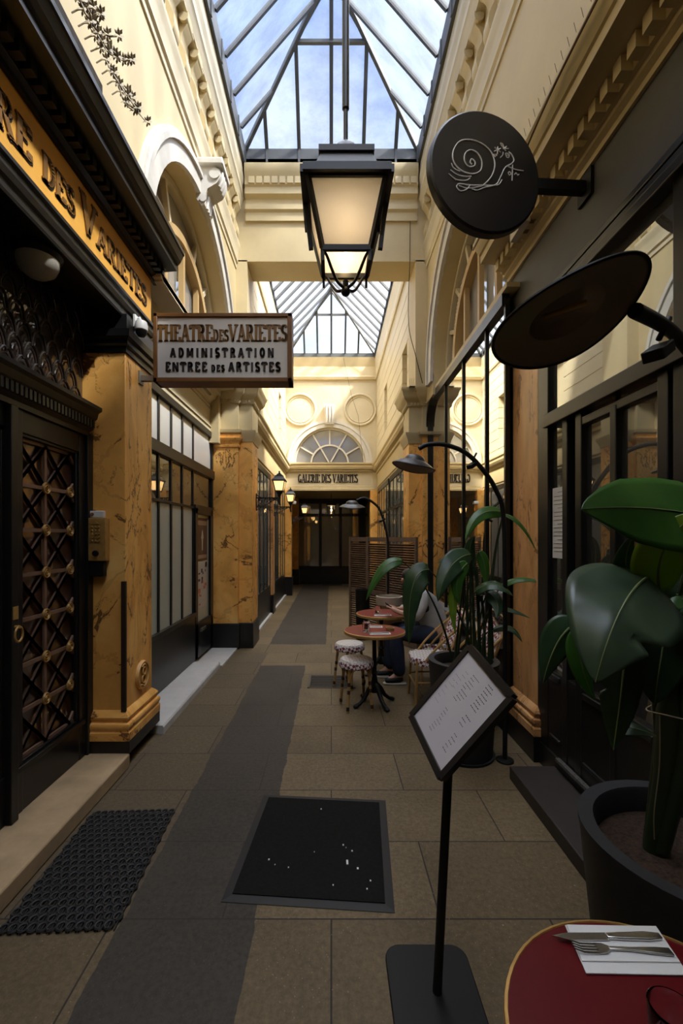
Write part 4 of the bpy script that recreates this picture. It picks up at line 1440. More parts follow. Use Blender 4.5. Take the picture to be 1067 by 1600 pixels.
d = thing('door_4', 'black glazed shop door and frame behind the large potted plant', 'door', (RX, 2.4, 0.0), kind='structure')
m = MB()
bars = ((3.09, 3.24, 0.14, 3.27), (2.84, 2.90, 0.14, 2.48), (2.68, 2.745, 0.14, 2.41), (2.355, 2.405, 0.14, 2.36), (1.99, 2.055, 0.14, 2.48), (1.86, 1.96, 0.14, 3.27), (1.20, 1.26, 0.14, 2.48), (0.5, 0.6, 0.14, 3.27))
for a, b, c, e in bars:
    bx(m, 1, RX - 0.025, RX + 0.05, a, b, c, e)
bx(m, 1, RX - 0.06, RX + 0.05, -6.0, 3.09, 2.41, 2.50)
bx(m, 1, RX - 0.02, RX + 0.05, 2.05, 2.745, 2.33, 2.38)
bx(m, 1, RX - 0.035, RX + 0.05, -6.0, 3.24, 0.0, 0.16)
bx(m, 1, RX - 0.02, RX + 0.05, -6.0, 3.1, 0.1, 0.72)
for a, b in ((2.93, 3.06), (2.42, 2.66), (2.08, 2.33)):
    bx(m, 1, RX - 0.032, RX + 0.02, a, b, 0.66, 0.70)
    bx(m, 1, RX - 0.032, RX + 0.02, a, b, 0.26, 0.28)
m.build('frame', BLACK, d, bevel=0.005)
for a, b in ((2.90, 3.09), (2.405, 2.69), (2.05, 2.36), (1.26, 1.99), (-6.0, 1.2)):
    g = MB()
    bx(g, 1, RX + 0.01, RX + 0.025, a, b, 0.7, 2.42)
    g.build('pane', SHOPG, d)
g = MB()
bx(g, 1, RX + 0.01, RX + 0.025, -6.0, 3.12, 2.48, 3.26)
g.build('transom_pane', mirror_glass('transom_glass', (0.03, 0.026, 0.02), 0.25), d)
g = MB()
bx(g, 1, RX - 0.06, RX - 0.03, 2.0, 2.92, 0.155, 0.175)
g.build('grating', pm('chequer_metal', (0.35, 0.33, 0.30), 0.35, metal=0.8, var=0.8, scale=140), d)
nt = thing('notice', 'white printed sheet taped to the shop glass beside the reddish pillar', 'notice', (RX, 2.98, 1.5))
MB().box(RX + 0.002, 2.905, 1.50, RX + 0.006, 3.075, 1.985).build('sheet', GUMWHITE, nt)
q = MB()
for i in range(16):
    z = 1.95 - i * 0.027
    q.box(RX + 0.0005, 2.925, z, RX + 0.002, 2.925 + (0.13 if i % 4 else 0.08), z + 0.0028)
q.build('print', INK, nt, smooth=False)
struct(MB().box(1.212, 1.95, 0, 1.56, 2.985, 0.088).build('trim_25', DSTONE, bevel=0.006), 'dark stone step before the black shop door on the right', 'step')

# ------------------------------------------------------------------ right: glass bay
BXX = 1.47
f = thing('window_11', 'large black framed glass bay with rounded corner reflecting the passage', 'window', (BXX, 5.1, 0), kind='structure')
w = MB()
fr = MB()
bx(fr, 1, BXX - 0.03, BXX + 0.03, 3.70, 6.24, 3.60, 3.70)
pts = [(BXX, 6.22 + 0.36 * math.sin(a * PI / 16), 3.29 + 0.36 * math.cos(a * PI / 16)) for a in range(9)]
for i in range(8):
    fr.beam(pts[i], pts[i + 1], 0.06, 0.10, (1, 0, 0))
bx(fr, 1, BXX - 0.03, BXX + 0.03, 6.53, 6.63, 0.0, 3.30)
for y in (5.66, 4.90, 4.17):
    bx(fr, 1, BXX - 0.008, BXX + 0.018, y - 0.012, y + 0.012, 0.72, 3.62)
bx(fr, 1, BXX - 0.01, BXX + 0.03, 3.68, 3.71, 0.0, 3.66)
fr.build('frame', BLACK, f)
rs = MB()
bx(rs, 1, BXX - 0.02, BXX + 0.04, 3.70, 6.6, 0.0, 0.70)
rs.build('stall_riser', BLACK, f)
sl = MB()
bx(sl, 1, BXX - 0.06, BXX + 0.04, 3.70, 6.6, 0.70, 0.735)
sl.build('sill', pm('grey_metal_sill', (0.28, 0.27, 0.26), 0.4, metal=0.5), f)
g = MB()
g.add([(BXX + 0.01, 3.7, 0.72), (BXX + 0.01, 6.56, 0.72), (BXX + 0.01, 6.56, 3.29)] + [(BXX + 0.01, p[1], p[2]) for p in pts[::-1]] + [(BXX + 0.01, 3.7, 3.64)], [tuple(range(13))])
g.build('pane', BAYG, f, smooth=False)
w = MB()
bx(w, 1, BXX + 0.12, 2.1, 3.66, 6.65, 0, 3.62)
struct(w.build('wall_bay', pm('dark_room', (0.06, 0.05, 0.04), 0.8)), 'dark room wall behind the glass bay', 'wall')
# ledge closing the top of the bays under the arch windows
for s in (-1, 1):
    w = MB()
    bx(w, s, 1.44 if s > 0 else 1.40, 2.1, 3.6, 6.5, 3.70 if s > 0 else 3.78, 3.74 if s > 0 else 3.84)
    struct(w.build('wall_ledge_' + ('left' if s < 0 else 'right'), CREAM), f'cream ledge under the {"left" if s < 0 else "right"} arch window', 'ledge')


# ------------------------------------------------------------------ lanterns
def lantern_body(root, cx, cyy, z0, z1, wb, wt, glass, post=0.02):
    """square lantern: four panes between sloping corner posts"""
    hb, ht = wb / 2, wt / 2
    cr_ = [(-1, -1), (1, -1), (1, 1), (-1, 1)]
    fr = MB()
    for i in range(4):
        a, b = cr_[i], cr_[(i + 1) % 4]
        fr.beam((cx + a[0] * hb, cyy + a[1] * hb, z0), (cx + a[0] * ht, cyy + a[1] * ht, z1), post, post)
        for z, h in ((z0, hb), (z1, ht)):
            fr.beam((cx + a[0] * h, cyy + a[1] * h, z), (cx + b[0] * h, cyy + b[1] * h, z), post, post * 1.3)
    fr.build('lantern_frame', BLACK, root, smooth=False)
    for i in range(4):
        a, b = cr_[i], cr_[(i + 1) % 4]
        k = 0.985
        g = MB()
        g.quad((cx + a[0] * hb * k, cyy + a[1] * hb * k, z0), (cx + b[0] * hb * k, cyy + b[1] * hb * k, z0), (cx + b[0] * ht * k, cyy + b[1] * ht * k, z1), (cx + a[0] * ht * k, cyy + a[1] * ht * k, z1))
        g.build('glass_pane', glass, root, smooth=False, solid=0.003)


def lamp_light(name, loc, energy, col, size=0.03):
    l = bpy.data.lights.new(name, 'POINT')
    l.energy = energy
    l.color = col
    l.shadow_soft_size = size
    o = bpy.data.objects.new(name, l)
    COL.objects.link(o)
    o.location = loc
    return o


LX, LY = 0.09, 2.75
L = thing('hanging_lantern', 'large black hanging lantern with lit milk glass panes under the near skylight', 'lantern', (LX, LY, 3.19))
lantern_body(L, LX, LY, 3.365, 3.735, 0.285, 0.45, MILK, 0.024)
m = MB()
zt, ho = 3.752, 0.252
for a, b in (((-1, -1), (1, -1)), ((1, -1), (1, 1)), ((1, 1), (-1, 1)), ((-1, 1), (-1, -1))):
    m.beam((LX + a[0] * ho, LY + a[1] * ho, zt), (LX + b[0] * ho, LY + b[1] * ho, zt), 0.035, 0.045)
for s in (-1, 1):
    m.beam((LX + s * ho, LY, zt), (LX + s * (ho - 0.035), LY, zt - 0.30), 0.028, 0.03, (0, 1, 0))
m.build('rim', BLACK, L, smooth=False)
m = MB()
rolled(m, LX, LX, LY, LY, [(3.755, 0.25), (3.79, 0.20), (3.93, 0.150), (3.93, 0.165), (3.965, 0.165), (3.97, 0.10), (3.985, 0.09)])
m.build('hood', pm('weathered_hood', (0.035, 0.035, 0.036), 0.45), L, smooth=False)
m = MB()
m.lathe([(0.09, 3.975), (0.092, 4.02), (0.082, 4.06), (0.055, 4.09), (0.03, 4.10), (0.022, 4.12), (0.014, 4.13), (0.014, 4.32), (0.022, 4.33), (0.022, 8.60)], (LX, LY, 0), 20)
m.build('dome_and_rod', BLACK, L)
m = MB()
for a, b in ((-1, -1), (1, -1), (1, 1), (-1, 1)):
    hb = 0.14
    m.tube(smooth_path([(LX + a * hb, LY + b * hb, 3.36), (LX + a * 0.115, LY + b * 0.115, 3.335), (LX + a * 0.085, LY + b * 0.085, 3.27), (LX + a * 0.05, LY + b * 0.05, 3.215), (LX, LY, 3.20)], 5), 0.0095, 8)
    m.beam((LX + a * hb, LY + b * hb, 3.37), (LX + a * hb, LY + b * hb, 3.29), 0.016, 0.016)
m.ball((LX, LY, 3.185), 0.030, 16)
m.tube([(LX, LY, 3.25), (LX, LY, 3.19)], 0.018, 10)
m.build('bottom_scrolls', BLACK, L)
MB().ball((LX, LY, 3.47), 0.032, 16).build('bulb', WARM, L)
lamp_light('hanging_lantern_light', (LX, LY, 3.56), 2.2, (1.0, 0.82, 0.60), 0.03)


def wall_lantern():
    t = thing('wall_lantern', 'black wall lantern on a scrolled bracket beside the double marble pilaster', 'lantern', (0, 0, 0), 'bracket lanterns along the left wall', local=True)
    br = MB()
    br.box(0, -0.02, -0.20, 0.012, 0.02, 0.07)
    br.beam((0, 0, 0), (0.34, 0, 0), 0.022, 0.018)
    br.beam((0, 0, 0.05), (0.09, 0, 0.0), 0.012, 0.012)
    for cx, cz, r in ((0.06, -0.055, 0.042), (0.145, -0.045, 0.034), (0.215, -0.035, 0.026), (0.27, -0.026, 0.018), (0.05, -0.135, 0.035)):
        br.tube([(cx + r * (1 - a / 40) * math.cos(a * 0.45), 0, cz + r * (1 - a / 40) * math.sin(a * 0.45)) for a in range(26)], 0.0065, 6)
    br.tube(bezpts((0.012, 0, -0.19), (0.10, 0, -0.13), (0.32, 0, -0.01), 10), 0.007, 6)
    br.tube(smooth_path([(0.33, 0, 0.0), (0.36, 0, -0.06), (0.37, 0, -0.11), (0.355, 0, -0.06), (0.36, 0, 0.09)], 4), 0.013, 8)
    br.build('bracket', BLACK, t)
    nb = MB()
    nb.lathe([(0.012, -0.02), (0.016, 0.02), (0.03, 0.05), (0.05, 0.085), (0.062, 0.10), (0.0, 0.105)], (0.36, 0, 0), 12)
    nb.build('neck', BLACK, t)
    lantern_body(t, 0.36, 0, 0.105, 0.262, 0.115, 0.180, MILK, 0.012)
    r = MB()
    rolled(r, 0.36, 0.36, 0, 0, [(0.258, 0.108), (0.275, 0.105), (0.33, 0.062), (0.345, 0.062), (0.352, 0.040), (0.37, 0.036)])
    r.lathe([(0.012, 0.365), (0.022, 0.385), (0.010, 0.395), (0.016, 0.41), (0.0, 0.425)], (0.36, 0, 0), 10)
    r.build('hood', BLACK, t, smooth=False)
    MB().ball((0.36, 0, 0.165), 0.022, 12, (1, 1, 1.3)).build('bulb', WARM, t)
    return t


wl0 = wall_lantern()
wl0.location = (-1.165, 6.80, 2.245)
copy_thing(wl0, (-1.245, 9.52, 2.29), 0, 'black wall lantern on a scrolled bracket on the slim reddish pilaster, second of the row')
copy_thing(wl0, (-1.112, 12.36, 2.19), 0, 'black wall lantern on a scrolled bracket at the end wall, last of the row')
for x, y, z in ((-0.80, 6.8, 2.47), (-0.885, 9.52, 2.52), (-0.75, 12.36, 2.42)):
    lamp_light('wall_lantern_light', (x, y, z), 7, (1.0, 0.66, 0.32), 0.03)
pl = thing('pendant_lantern', 'small black pendant lantern hanging before the glazed end door', 'lantern', (0, 13.5, 2.3))
lantern_body(pl, 0, 13.5, 2.32, 2.60, 0.17, 0.27, CLEAR, 0.016)
r = MB()
rolled(r, 0, 0, 13.5, 13.5, [(2.60, 0.16), (2.63, 0.155), (2.73, 0.085), (2.76, 0.08), (2.77, 0.04), (2.80, 0.03)])
r.lathe([(0.008, 2.78), (0.008, 2.97)], (0, 13.5, 0), 8)
r.build('hood', BLACK, pl, smooth=False)
MB().ball((0, 13.5, 2.46), 0.026, 12, (1, 1, 1.4)).build('bulb', WARM, pl)
lamp_light('pendant_lantern_light', (0, 13.5, 2.54), 14, (1.0, 0.68, 0.36), 0.02)
cw = MB()
cw.tube(smooth_path([(1.16, 6.44, 6.3), (1.155, 6.44, 6.0), (1.15, 6.43, 5.6), (1.13, 6.42, 5.2), (1.14, 6.43, 4.7), (1.24, 6.44, 4.3), (1.34, 6.44, 3.9)], 5), 0.005, 6)
tag(cw.build('loose_cable', BLACKM), 'thin black cable hanging down the cream pier right of the cross beam', 'cable', kind='thing')
cw = MB()
cw.tube([(0.34, 12.2, 6.62), (0.55, 12.2, 5.6), (0.75, 12.2, 5.0), (0.88, 12.2, 3.75)], 0.004, 6)
tag(cw.build('loose_cable', BLACKM), 'thin cable hanging down the end wall across the right medallion', 'cable', kind='thing')
fc = thing('security_camera', 'small white security camera at the left corner of the end wall', 'camera', (-1.0, 12.2, 2.55))
MB().box(-1.06, 12.16, 2.62, -1.02, 12.3, 2.68).build('bracket', BLACKM, fc)
MB().box(-1.10, 12.06, 2.54, -0.97, 12.2, 2.62).build('housing', CAMW, fc, bevel=0.01)

# ------------------------------------------------------------------ snail sign
TH = math.radians(12.5)
DU = Vector((math.cos(TH), math.sin(TH), 0))
DN = Vector((math.sin(TH), -math.cos(TH), 0))
DC = Vector((0.897, 2.53, 3.755))
sn = thing('snail_sign', 'round black projecting sign with a white line drawing of a snail', 'sign', DC)
R = 0.352
m = MB()
prof = [(0, 0.0), (R - 0.012, 0.0), (R, 0.010), (R, 0.055), (R - 0.012, 0.065), (0, 0.065)]
vs, fs, n = [], [], 56
for r, d in prof:
    for j in range(n):
        a = 2 * PI * j / n
        vs.append(DC + DU * r * math.cos(a) + Vector((0, 0, r * math.sin(a))) - DN * d)
for i in range(len(prof) - 1):
    for j in range(n):
        fs.append((i * n + j, i * n + (j + 1) % n, (i + 1) * n + (j + 1) % n, (i + 1) * n + j))
m.add(vs, fs)
m.build('disc', pm('black_sign_enamel', (0.014, 0.0125, 0.0115), 0.42), sn)


def sp(zx, zy):
    return DC + DU * ((zx - 355) / 3.556 / 270.8 / 0.907) + Vector((0, 0, -(zy - 384) / 3.556 / 270.8)) + DN * 0.001


LN = MB()
for w, pl_ in (
        (0.0052, [(330, 470), (365, 430), (390, 385), (399, 330), (380, 275), (335, 240), (270, 228), (205, 250), (170, 310), (172, 368), (215, 408), (275, 414), (318, 388), (326, 335), (302, 294), (265, 285), (236, 308), (230, 348), (252, 377), (284, 368), (288, 345), (270, 333), (262, 352), (272, 362)]),
        (0.0045, [(272, 498), (300, 500), (340, 478), (405, 448), (432, 400), (458, 342), (494, 314), (508, 290), (496, 262), (478, 250)]),
        (0.0045, [(440, 415), (420, 446), (380, 458), (330, 466), (262, 478), (205, 482), (188, 500), (208, 521), (240, 508), (262, 478)]),
        (0.004, [(200, 492), (250, 498), (330, 470)]),
        (0.004, [(430, 210), (440, 226), (462, 248)]), (0.004, [(430, 210), (445, 215), (452, 240)]),
        (0.004, [(445, 240), (466, 222), (456, 236), (478, 232)]), (0.0035, [(447, 258), (444, 275), (430, 292)]),
        (0.0035, [(460, 262), (466, 280), (478, 282), (482, 266), (470, 260), (460, 262)]), (0.003, [(466, 270), (478, 271)]),
        (0.004, [(398, 240), (432, 262)]), (0.004, [(416, 234), (414, 276)]), (0.004, [(434, 240), (396, 264)]),
        (0.0045, [(392, 280), (402, 294)]), (0.0045, [(404, 277), (411, 286)]),
        (0.004, [(501, 318), (498, 408)]), (0.004, [(472, 332), (520, 342), (564, 340)]),
        (0.0038, [(475, 368), (483, 360), (491, 370), (483, 380), (475, 368)]), (0.0038, [(512, 372), (520, 360), (530, 371), (538, 364)]),
        (0.004, [(160, 378), (172, 402), (206, 414)]), (0.004, [(154, 415), (190, 434), (235, 436), (268, 428)]),
        (0.004, [(144, 438), (184, 462), (236, 458), (262, 440)]), (0.0035, [(172, 455), (186, 466)])):
    P = [sp(*q) for q in pl_]
    LN.tube(smooth_path(P, 4) if len(P) > 2 else P, w * 0.8, 6)
LN.build('snail_drawing', CHALK, sn)
m = MB()
a0 = DC + DU * (R - 0.01) - DN * 0.032
m.beam(a0, (1.545, a0.y + 0.02, 3.755), 0.05, 0.062)
m.box(1.530, a0.y - 0.05, 3.68, 1.552, a0.y + 0.09, 3.84)
m.build('bracket', BLACKM, sn)


# ------------------------------------------------------------------ arc lamps with hat shades
SHADE_OUT = pm('black_shade_enamel', (0.035, 0.030, 0.026), 0.4)
SHADE_IN = pm('dark_bronze_shade', (0.30, 0.22, 0.155), 0.36, metal=0.3)


def arc_lamp(label, path, C, e1, b, R, base, clip=None, r_pole=0.017, wd=0.75, dm=0.05):
    t = thing('arc_floor_lamp', label, 'lamp', (base[0], base[1], 0), 'arc lamps along the right side')
    MB().lathe([(0, 0), (base[2], 0), (base[2], 0.012), (base[2] - 0.01, 0.018), (0, 0.02)], (base[0], base[1], 0), 28).build('base_plate', BLACKM, t)
    MB().tube(smooth_path(path, 7), r_pole, 12).build('pole', BLACKM, t)
    e1 = Vector(e1).normalized()
    up = Vector((-e1.z, 0, e1.x)).normalized()
    nn = (up * math.sqrt(1 - b * b) + Vector((0, 1, 0)) * b).normalized()
    e2 = nn.cross(e1)
    C = Vector(C)
    vs, fs, nr, na = [], [], 18, 48

    def P(r, a):
        x, y = r * math.cos(a), r * math.sin(a)
        wid = wd + 0.08 * x
        k = max(0.0, 1 - (r / 0.50) ** 2)
        cr_ = 0.34 * (1 - (1 - k) ** 3) if r < 0.5 else 0.0
        droop = -0.09 * abs(y) ** 2.2 - dm * r * r
        return C + e1 * R * x + e2 * R * y * wid + nn * R * (cr_ * 0.55 + droop)
    for i in range(nr + 1):
        r = i / nr
        for j in range(na):
            vs.append(P(max(r, 0.001), 2 * PI * j / na))
    for i in range(nr):
        for j in range(na):
            fs.append((i * na + j, i * na + (j + 1) % na, (i + 1) * na + (j + 1) % na, (i + 1) * na + j))
    sh = MB()
    sh.add(vs, fs)
    s_ = sh.build('shade', [SHADE_OUT, SHADE_IN], t, solid=0.004)
    s_.modifiers['thick'].material_offset = 1
    rm = MB()
    rm.tube([P(1.0, 2 * PI * j / 64) for j in range(64)], 0.004, 6, closed=True)
    rm.build('rim', BLACKM, s_)
    bu = MB()
    bu.tube([C - e1 * R * 0.28 + nn * R * 0.05, C + e1 * R * 0.30 + nn * R * 0.05], R * 0.035, 10)
    bu.build('tube_bulb', BRASS, s_)
    if clip:
        cl = MB()
        c = Vector(clip)
        cl.beam(c - Vector((0.03, 0.02, 0.02)), c + Vector((0.03, 0.02, 0.02)), 0.05, 0.03)
        cl.tube([c + Vector((0, 0, 0.03)), c + Vector((0.03, 0, 0.09))], 0.008)
        cl.build('spot_head', BLACKM, t, bevel=0.006)
    return t


arc_lamp('black arc lamp reaching over the passage in front, its hat shade seen from below',
         [(1.42, 1.62, 0.01), (1.42, 1.62, 1.2), (1.42, 1.62, 1.75), (1.36, 1.57, 2.05), (1.22, 1.46, 2.21), (1.03, 1.30, 2.235), (0.86, 1.14, 2.20), (0.70, 1.01, 2.17)],
         (0.535, 1.0, 2.16), (0.94, 0, 0.33), 0.45, 0.180, (1.42, 1.62, 0.10), (0.85, 1.14, 2.13), wd=0.72)
arc_lamp('black arc lamp beside the second potted plant, its pole before the glass bay',
         [(1.275, 3.22, 0.01), (1.268, 3.2, 1.2), (1.255, 3.2, 1.80), (1.20, 3.2, 1.99), (1.11, 3.2, 2.13), (0.983, 3.2, 2.257), (0.829, 3.2, 2.318), (0.703, 3.2, 2.318), (0.64, 3.2, 2.29)],
         (0.612, 3.2, 2.215), (0.97, 0, -0.22), 0.02, 0.155, (1.275, 3.22, 0.062), (1.03, 3.2, 2.17), wd=0.9, dm=0.38)
arc_lamp('black arc lamp farthest down the passage, standing by the louvred screen',
         [(0.80, 6.2, 0.01), (0.80, 6.2, 1.2), (0.795, 6.2, 1.62), (0.70, 6.2, 1.99), (0.60, 6.2, 2.12), (0.47, 6.2, 2.19), (0.36, 6.2, 2.16)],
         (0.295, 6.2, 2.12), (1, 0, -0.02), -0.10, 0.185, (0.80, 6.2, 0.14), (0.72, 6.2, 1.88), wd=0.9, dm=0.3)

# ------------------------------------------------------------------ menu stand
ms = thing('menu_stand', 'black menu stand holding a tilted framed white menu in the passage', 'menu stand', (0.37, 1.58, 0))
m = MB()
pts = []
for cx, cy_, a0 in ((0.47, 1.70, 0), (0.27, 1.70, 90), (0.27, 1.44, 180), (0.47, 1.44, 270)):
    pts += [(cx + 0.06 * math.cos(math.radians(a0 + i * 15)), cy_ + 0.06 * math.sin(math.radians(a0 + i * 15))) for i in range(7)]
m.prism(pts, 'z', 0, 0.014)
m.build('base_plate', BLACKM, ms, bevel=0.004)
MB().tube([(0.38, 1.575, 0.01), (0.43, 1.60, 0.86), (0.45, 1.605, 1.0)], 0.0165, 12).build('pole', BLACKM, ms)
T, Rr, B, Lf = [Vector(p) for p in ((0.5329, 1.6787, 1.2239), (0.579, 1.3958, 1.1353), (0.3656, 1.4501, 0.8505), (0.3195, 1.733, 0.939))]
U = (Rr - T)
V = (Lf - T)
N = V.cross(U).normalized()
if N.y > 0:
    N = -N


def mp_(u, v, d=0.0):
    return T + U * u + V * v + N * d


m = MB()
for a, b in (((0, 0), (1, 0)), ((1, 0), (1, 1)), ((1, 1), (0, 1)), ((0, 1), (0, 0))):
    m.beam(mp_(*a), mp_(*b), 0.024, 0.022, N)
m.add([mp_(0, 0, -0.006), mp_(1, 0, -0.006), mp_(1, 1, -0.006), mp_(0, 1, -0.006)] + [mp_(0, 0, -0.012), mp_(1, 0, -0.012), mp_(1, 1, -0.012), mp_(0, 1, -0.012)], [(0, 1, 2, 3), (7, 6, 5, 4), (0, 4, 5, 1), (1, 5, 6, 2), (2, 6, 7, 3), (3, 7, 4, 0)])
m.build('frame', pm('menu_frame_metal', (0.030, 0.026, 0.022), 0.3, metal=0.3), ms)
m = MB()
m.add([mp_(0.03, 0.03, 0.003), mp_(0.97, 0.03, 0.003), mp_(0.97, 0.97, 0.003), mp_(0.03, 0.97, 0.003)], [(0, 1, 2, 3)])
m.build('menu_sheet', pm('menu_paper', (0.55, 0.51, 0.51), 0.25, spec=0.3), ms, smooth=False)
rnd = random.Random(5)
m = MB()
for (u0, u1, v0, v1, nl, ln) in ((0.10, 0.22, 0.30, 0.70, 7, 0.5), (0.34, 0.50, 0.16, 0.50, 9, 1), (0.36, 0.48, 0.60, 0.90, 8, 0.9), (0.62, 0.78, 0.10, 0.40, 8, 1.2), (0.66, 0.82, 0.46, 0.60, 3, 1.3), (0.72, 0.84, 0.66, 0.88, 5, 1.2), (0.20, 0.28, 0.20, 0.45, 5, 0.6)):
    for i in range(nl):
        v = v0 + (v1 - v0) * i / nl
        a = u0 + rnd.uniform(0, 0.03)
        b = a + (u1 - u0) * rnd.uniform(0.5, 1.0)
        k = a
        while k < b:
            e = min(k + rnd.uniform(0.012, 0.03), b)
            q = 0.0035 * ln
            m.add([mp_(k, v - q, 0.0038), mp_(e, v - q, 0.0038), mp_(e, v + q, 0.0038), mp_(k, v + q, 0.0038)], [(0, 1, 2, 3)])
            k = e + 0.008
m.build('print', INK, ms, smooth=False)


# ------------------------------------------------------------------ bistro tables
def bistro_table(label, loc, top_mat, group=None):
    t = thing('bistro_table', label, 'table', (0, 0, 0), group, local=True)
    MB().lathe([(0, 0.700), (0.292, 0.700), (0.292, 0.7255), (0, 0.7255)], n=56).build('tabletop', top_mat, t)
    MB().lathe([(0.291, 0.697), (0.2985, 0.699), (0.3005, 0.706), (0.3005, 0.720), (0.2985, 0.7265), (0.2925, 0.7285), (0.291, 0.724)], n=56).build('brass_rim', BRASS, t)
    c = MB()
    c.lathe([(0.09, 0.698), (0.09, 0.69), (0.03, 0.67), (0.022, 0.62), (0.022, 0.33), (0.035, 0.31), (0.022, 0.29), (0.03, 0.24), (0.045, 0.16), (0.035, 0.12), (0, 0.11)], n=16)
    c.build('column', BLACKM, t)
    for k in range(4):
        a = PI / 2 * k + 0.5
        f = MB()
        f.tube([(r * math.cos(a), r * math.sin(a), z) for r, z in ((0.02, 0.20), (0.07, 0.15), (0.12, 0.075), (0.17, 0.035), (0.215, 0.018))], [0.026, 0.024, 0.02, 0.018, 0.020], 10)
        f.ball((0.215 * math.cos(a), 0.215 * math.sin(a), 0.018), 0.026, 10, (1, 1, 0.7))
        f.build('foot', BLACKM, t)
    t.location = loc
    return t


bistro_table('dark red round table with brass rim set with napkin and cutlery, nearest the viewer', (0.62, 0.758, 0), RED)
t1 = bistro_table('round red bistro table with two stools, nearer of the two tables in the passage', (0.424, 4.31, 0), RED2)
copy_thing(t1, (0.60, 5.27, 0), 0.0, 'round red bistro table where the seated person leans')

# on the front table
nk = MB()
for (a, b, c, d, z) in (((0.553, 1.038), (0.766, 1.034), (0.750, 0.920), (0.537, 0.924), 0.7275), ((0.556, 1.036), (0.764, 1.032), (0.752, 0.945), (0.542, 0.948), 0.7305)):
    nk.add([(*a, z), (*b, z), (*c, z), (*d, z), (*a, z + 0.0022), (*b, z + 0.0022), (*c, z + 0.0022), (*d, z + 0.0022)], [(3, 2, 1, 0), (4, 5, 6, 7), (0, 1, 5, 4), (1, 2, 6, 5), (2, 3, 7, 6), (3, 0, 4, 7)])
tag(nk.build('napkin', pm('white_napkin', (0.70, 0.69, 0.66), 0.8)), 'folded white paper napkin under the knife and fork on the front red table', 'napkin', kind='thing')
kn = thing('table_knife', 'steel table knife lying across the white napkin', 'knife', (0.64, 0.998, 0.733))
m = MB()
m.prism([(0.505, 1.004), (0.54, 1.011), (0.63, 1.011), (0.635, 0.998), (0.63, 0.992), (0.54, 0.993)], 'z', 0.7345, 0.7365)
m.build('blade', STEELB, kn)
m = MB()
m.prism([(0.628, 1.008), (0.66, 1.010), (0.72, 1.012), (0.752, 1.008), (0.752, 0.994), (0.72, 0.991), (0.66, 0.993), (0.628, 0.996)], 'z', 0.733, 0.740)
m.build('handle', STEELB, kn, bevel=0.002)
fk = thing('table_fork', 'steel table fork lying beside the knife on the white napkin', 'fork', (0.65, 0.968, 0.733))
m = MB()
for i in range(4):
    y = 0.962 + i * 0.0068
    m.tube([(0.535, y + 0.002, 0.744), (0.555, y, 0.738), (0.592, y, 0.7365)], [0.0011, 0.0018, 0.002], 6)
m.prism([(0.588, 0.960), (0.588, 0.985), (0.605, 0.984), (0.620, 0.976), (0.620, 0.969), (0.605, 0.961)], 'z', 0.735, 0.7375)
m.build('tines', STEELB, fk)
m = MB()
m.prism([(0.615, 0.976), (0.66, 0.974), (0.72, 0.974), (0.748, 0.972), (0.748, 0.954), (0.72, 0.957), (0.66, 0.966), (0.615, 0.969)], 'z', 0.7345, 0.739)
m.build('handle', STEELB, fk, bevel=0.0015)


def tumbler(loc, label, r=0.036, h=0.088, group=None):
    m = MB()
    m.lathe([(0, 0), (r * 0.86, 0), (r * 0.9, 0.004), (r, h - 0.002), (r - 0.0015, h), (r - 0.0035, h), (r - 0.0045, h - 0.002), (r * 0.82, 0.014), (0, 0.012)], n=28)
    o = m.build('drinking_glass', CLEAR, org=(0, 0, 0))
    o.location = loc
    return tag(o, label, 'glass', group, 'thing')


tumbler((0.605, 0.775, 0.7265), 'clear tumbler at the lower right edge of the front red table', 0.040, 0.09)
tumbler((0.335, 4.24, 0.7265), 'clear tumbler on the nearer bistro table, front one of the two')
tumbler((0.350, 4.34, 0.7265), 'clear tumbler on the nearer bistro table, behind the front tumbler')
tumbler((0.56, 5.28, 0.7265), 'clear tumbler on the second bistro table by the seated person')
for lab, x, y, rz in (('white napkin with cutlery on the near edge of the nearer bistro table', 0.46, 4.16, 0.05), ('white napkin with cutlery on the far edge of the nearer bistro table', 0.42, 4.47, -0.05), ('white napkin on the near edge of the second bistro table', 0.60, 5.12, 0.0)):
    n_ = thing('napkin', lab, 'napkin', (x, y, 0.7265), local=True)
    n_.rotation_euler = (0, 0, rz)
    MB().box(-0.10, -0.045, 0, 0.10, 0.045, 0.004).build('cloth', GUMWHITE, n_)
    c_ = MB()
    c_.box(-0.11, 0.004, 0.0045, 0.09, 0.016, 0.0075)
    c_.box(-0.10, -0.018, 0.0045, 0.09, -0.009, 0.0075)
    c_.build('cutlery', STEELB, n_)
ah = MB()
ah.lathe([(0, 0), (0.042, 0), (0.045, 0.03), (0.037, 0.03), (0.035, 0.008), (0, 0.008)], n=20)
o = ah.build('ashtray', pm('amber_ashtray', (0.40, 0.26, 0.12), 0.3), org=(0, 0, 0))
o.location = (0.575, 4.30, 0.7265)
tag(o, 'small amber ashtray on the right of the nearer bistro table', 'ashtray', kind='thing')

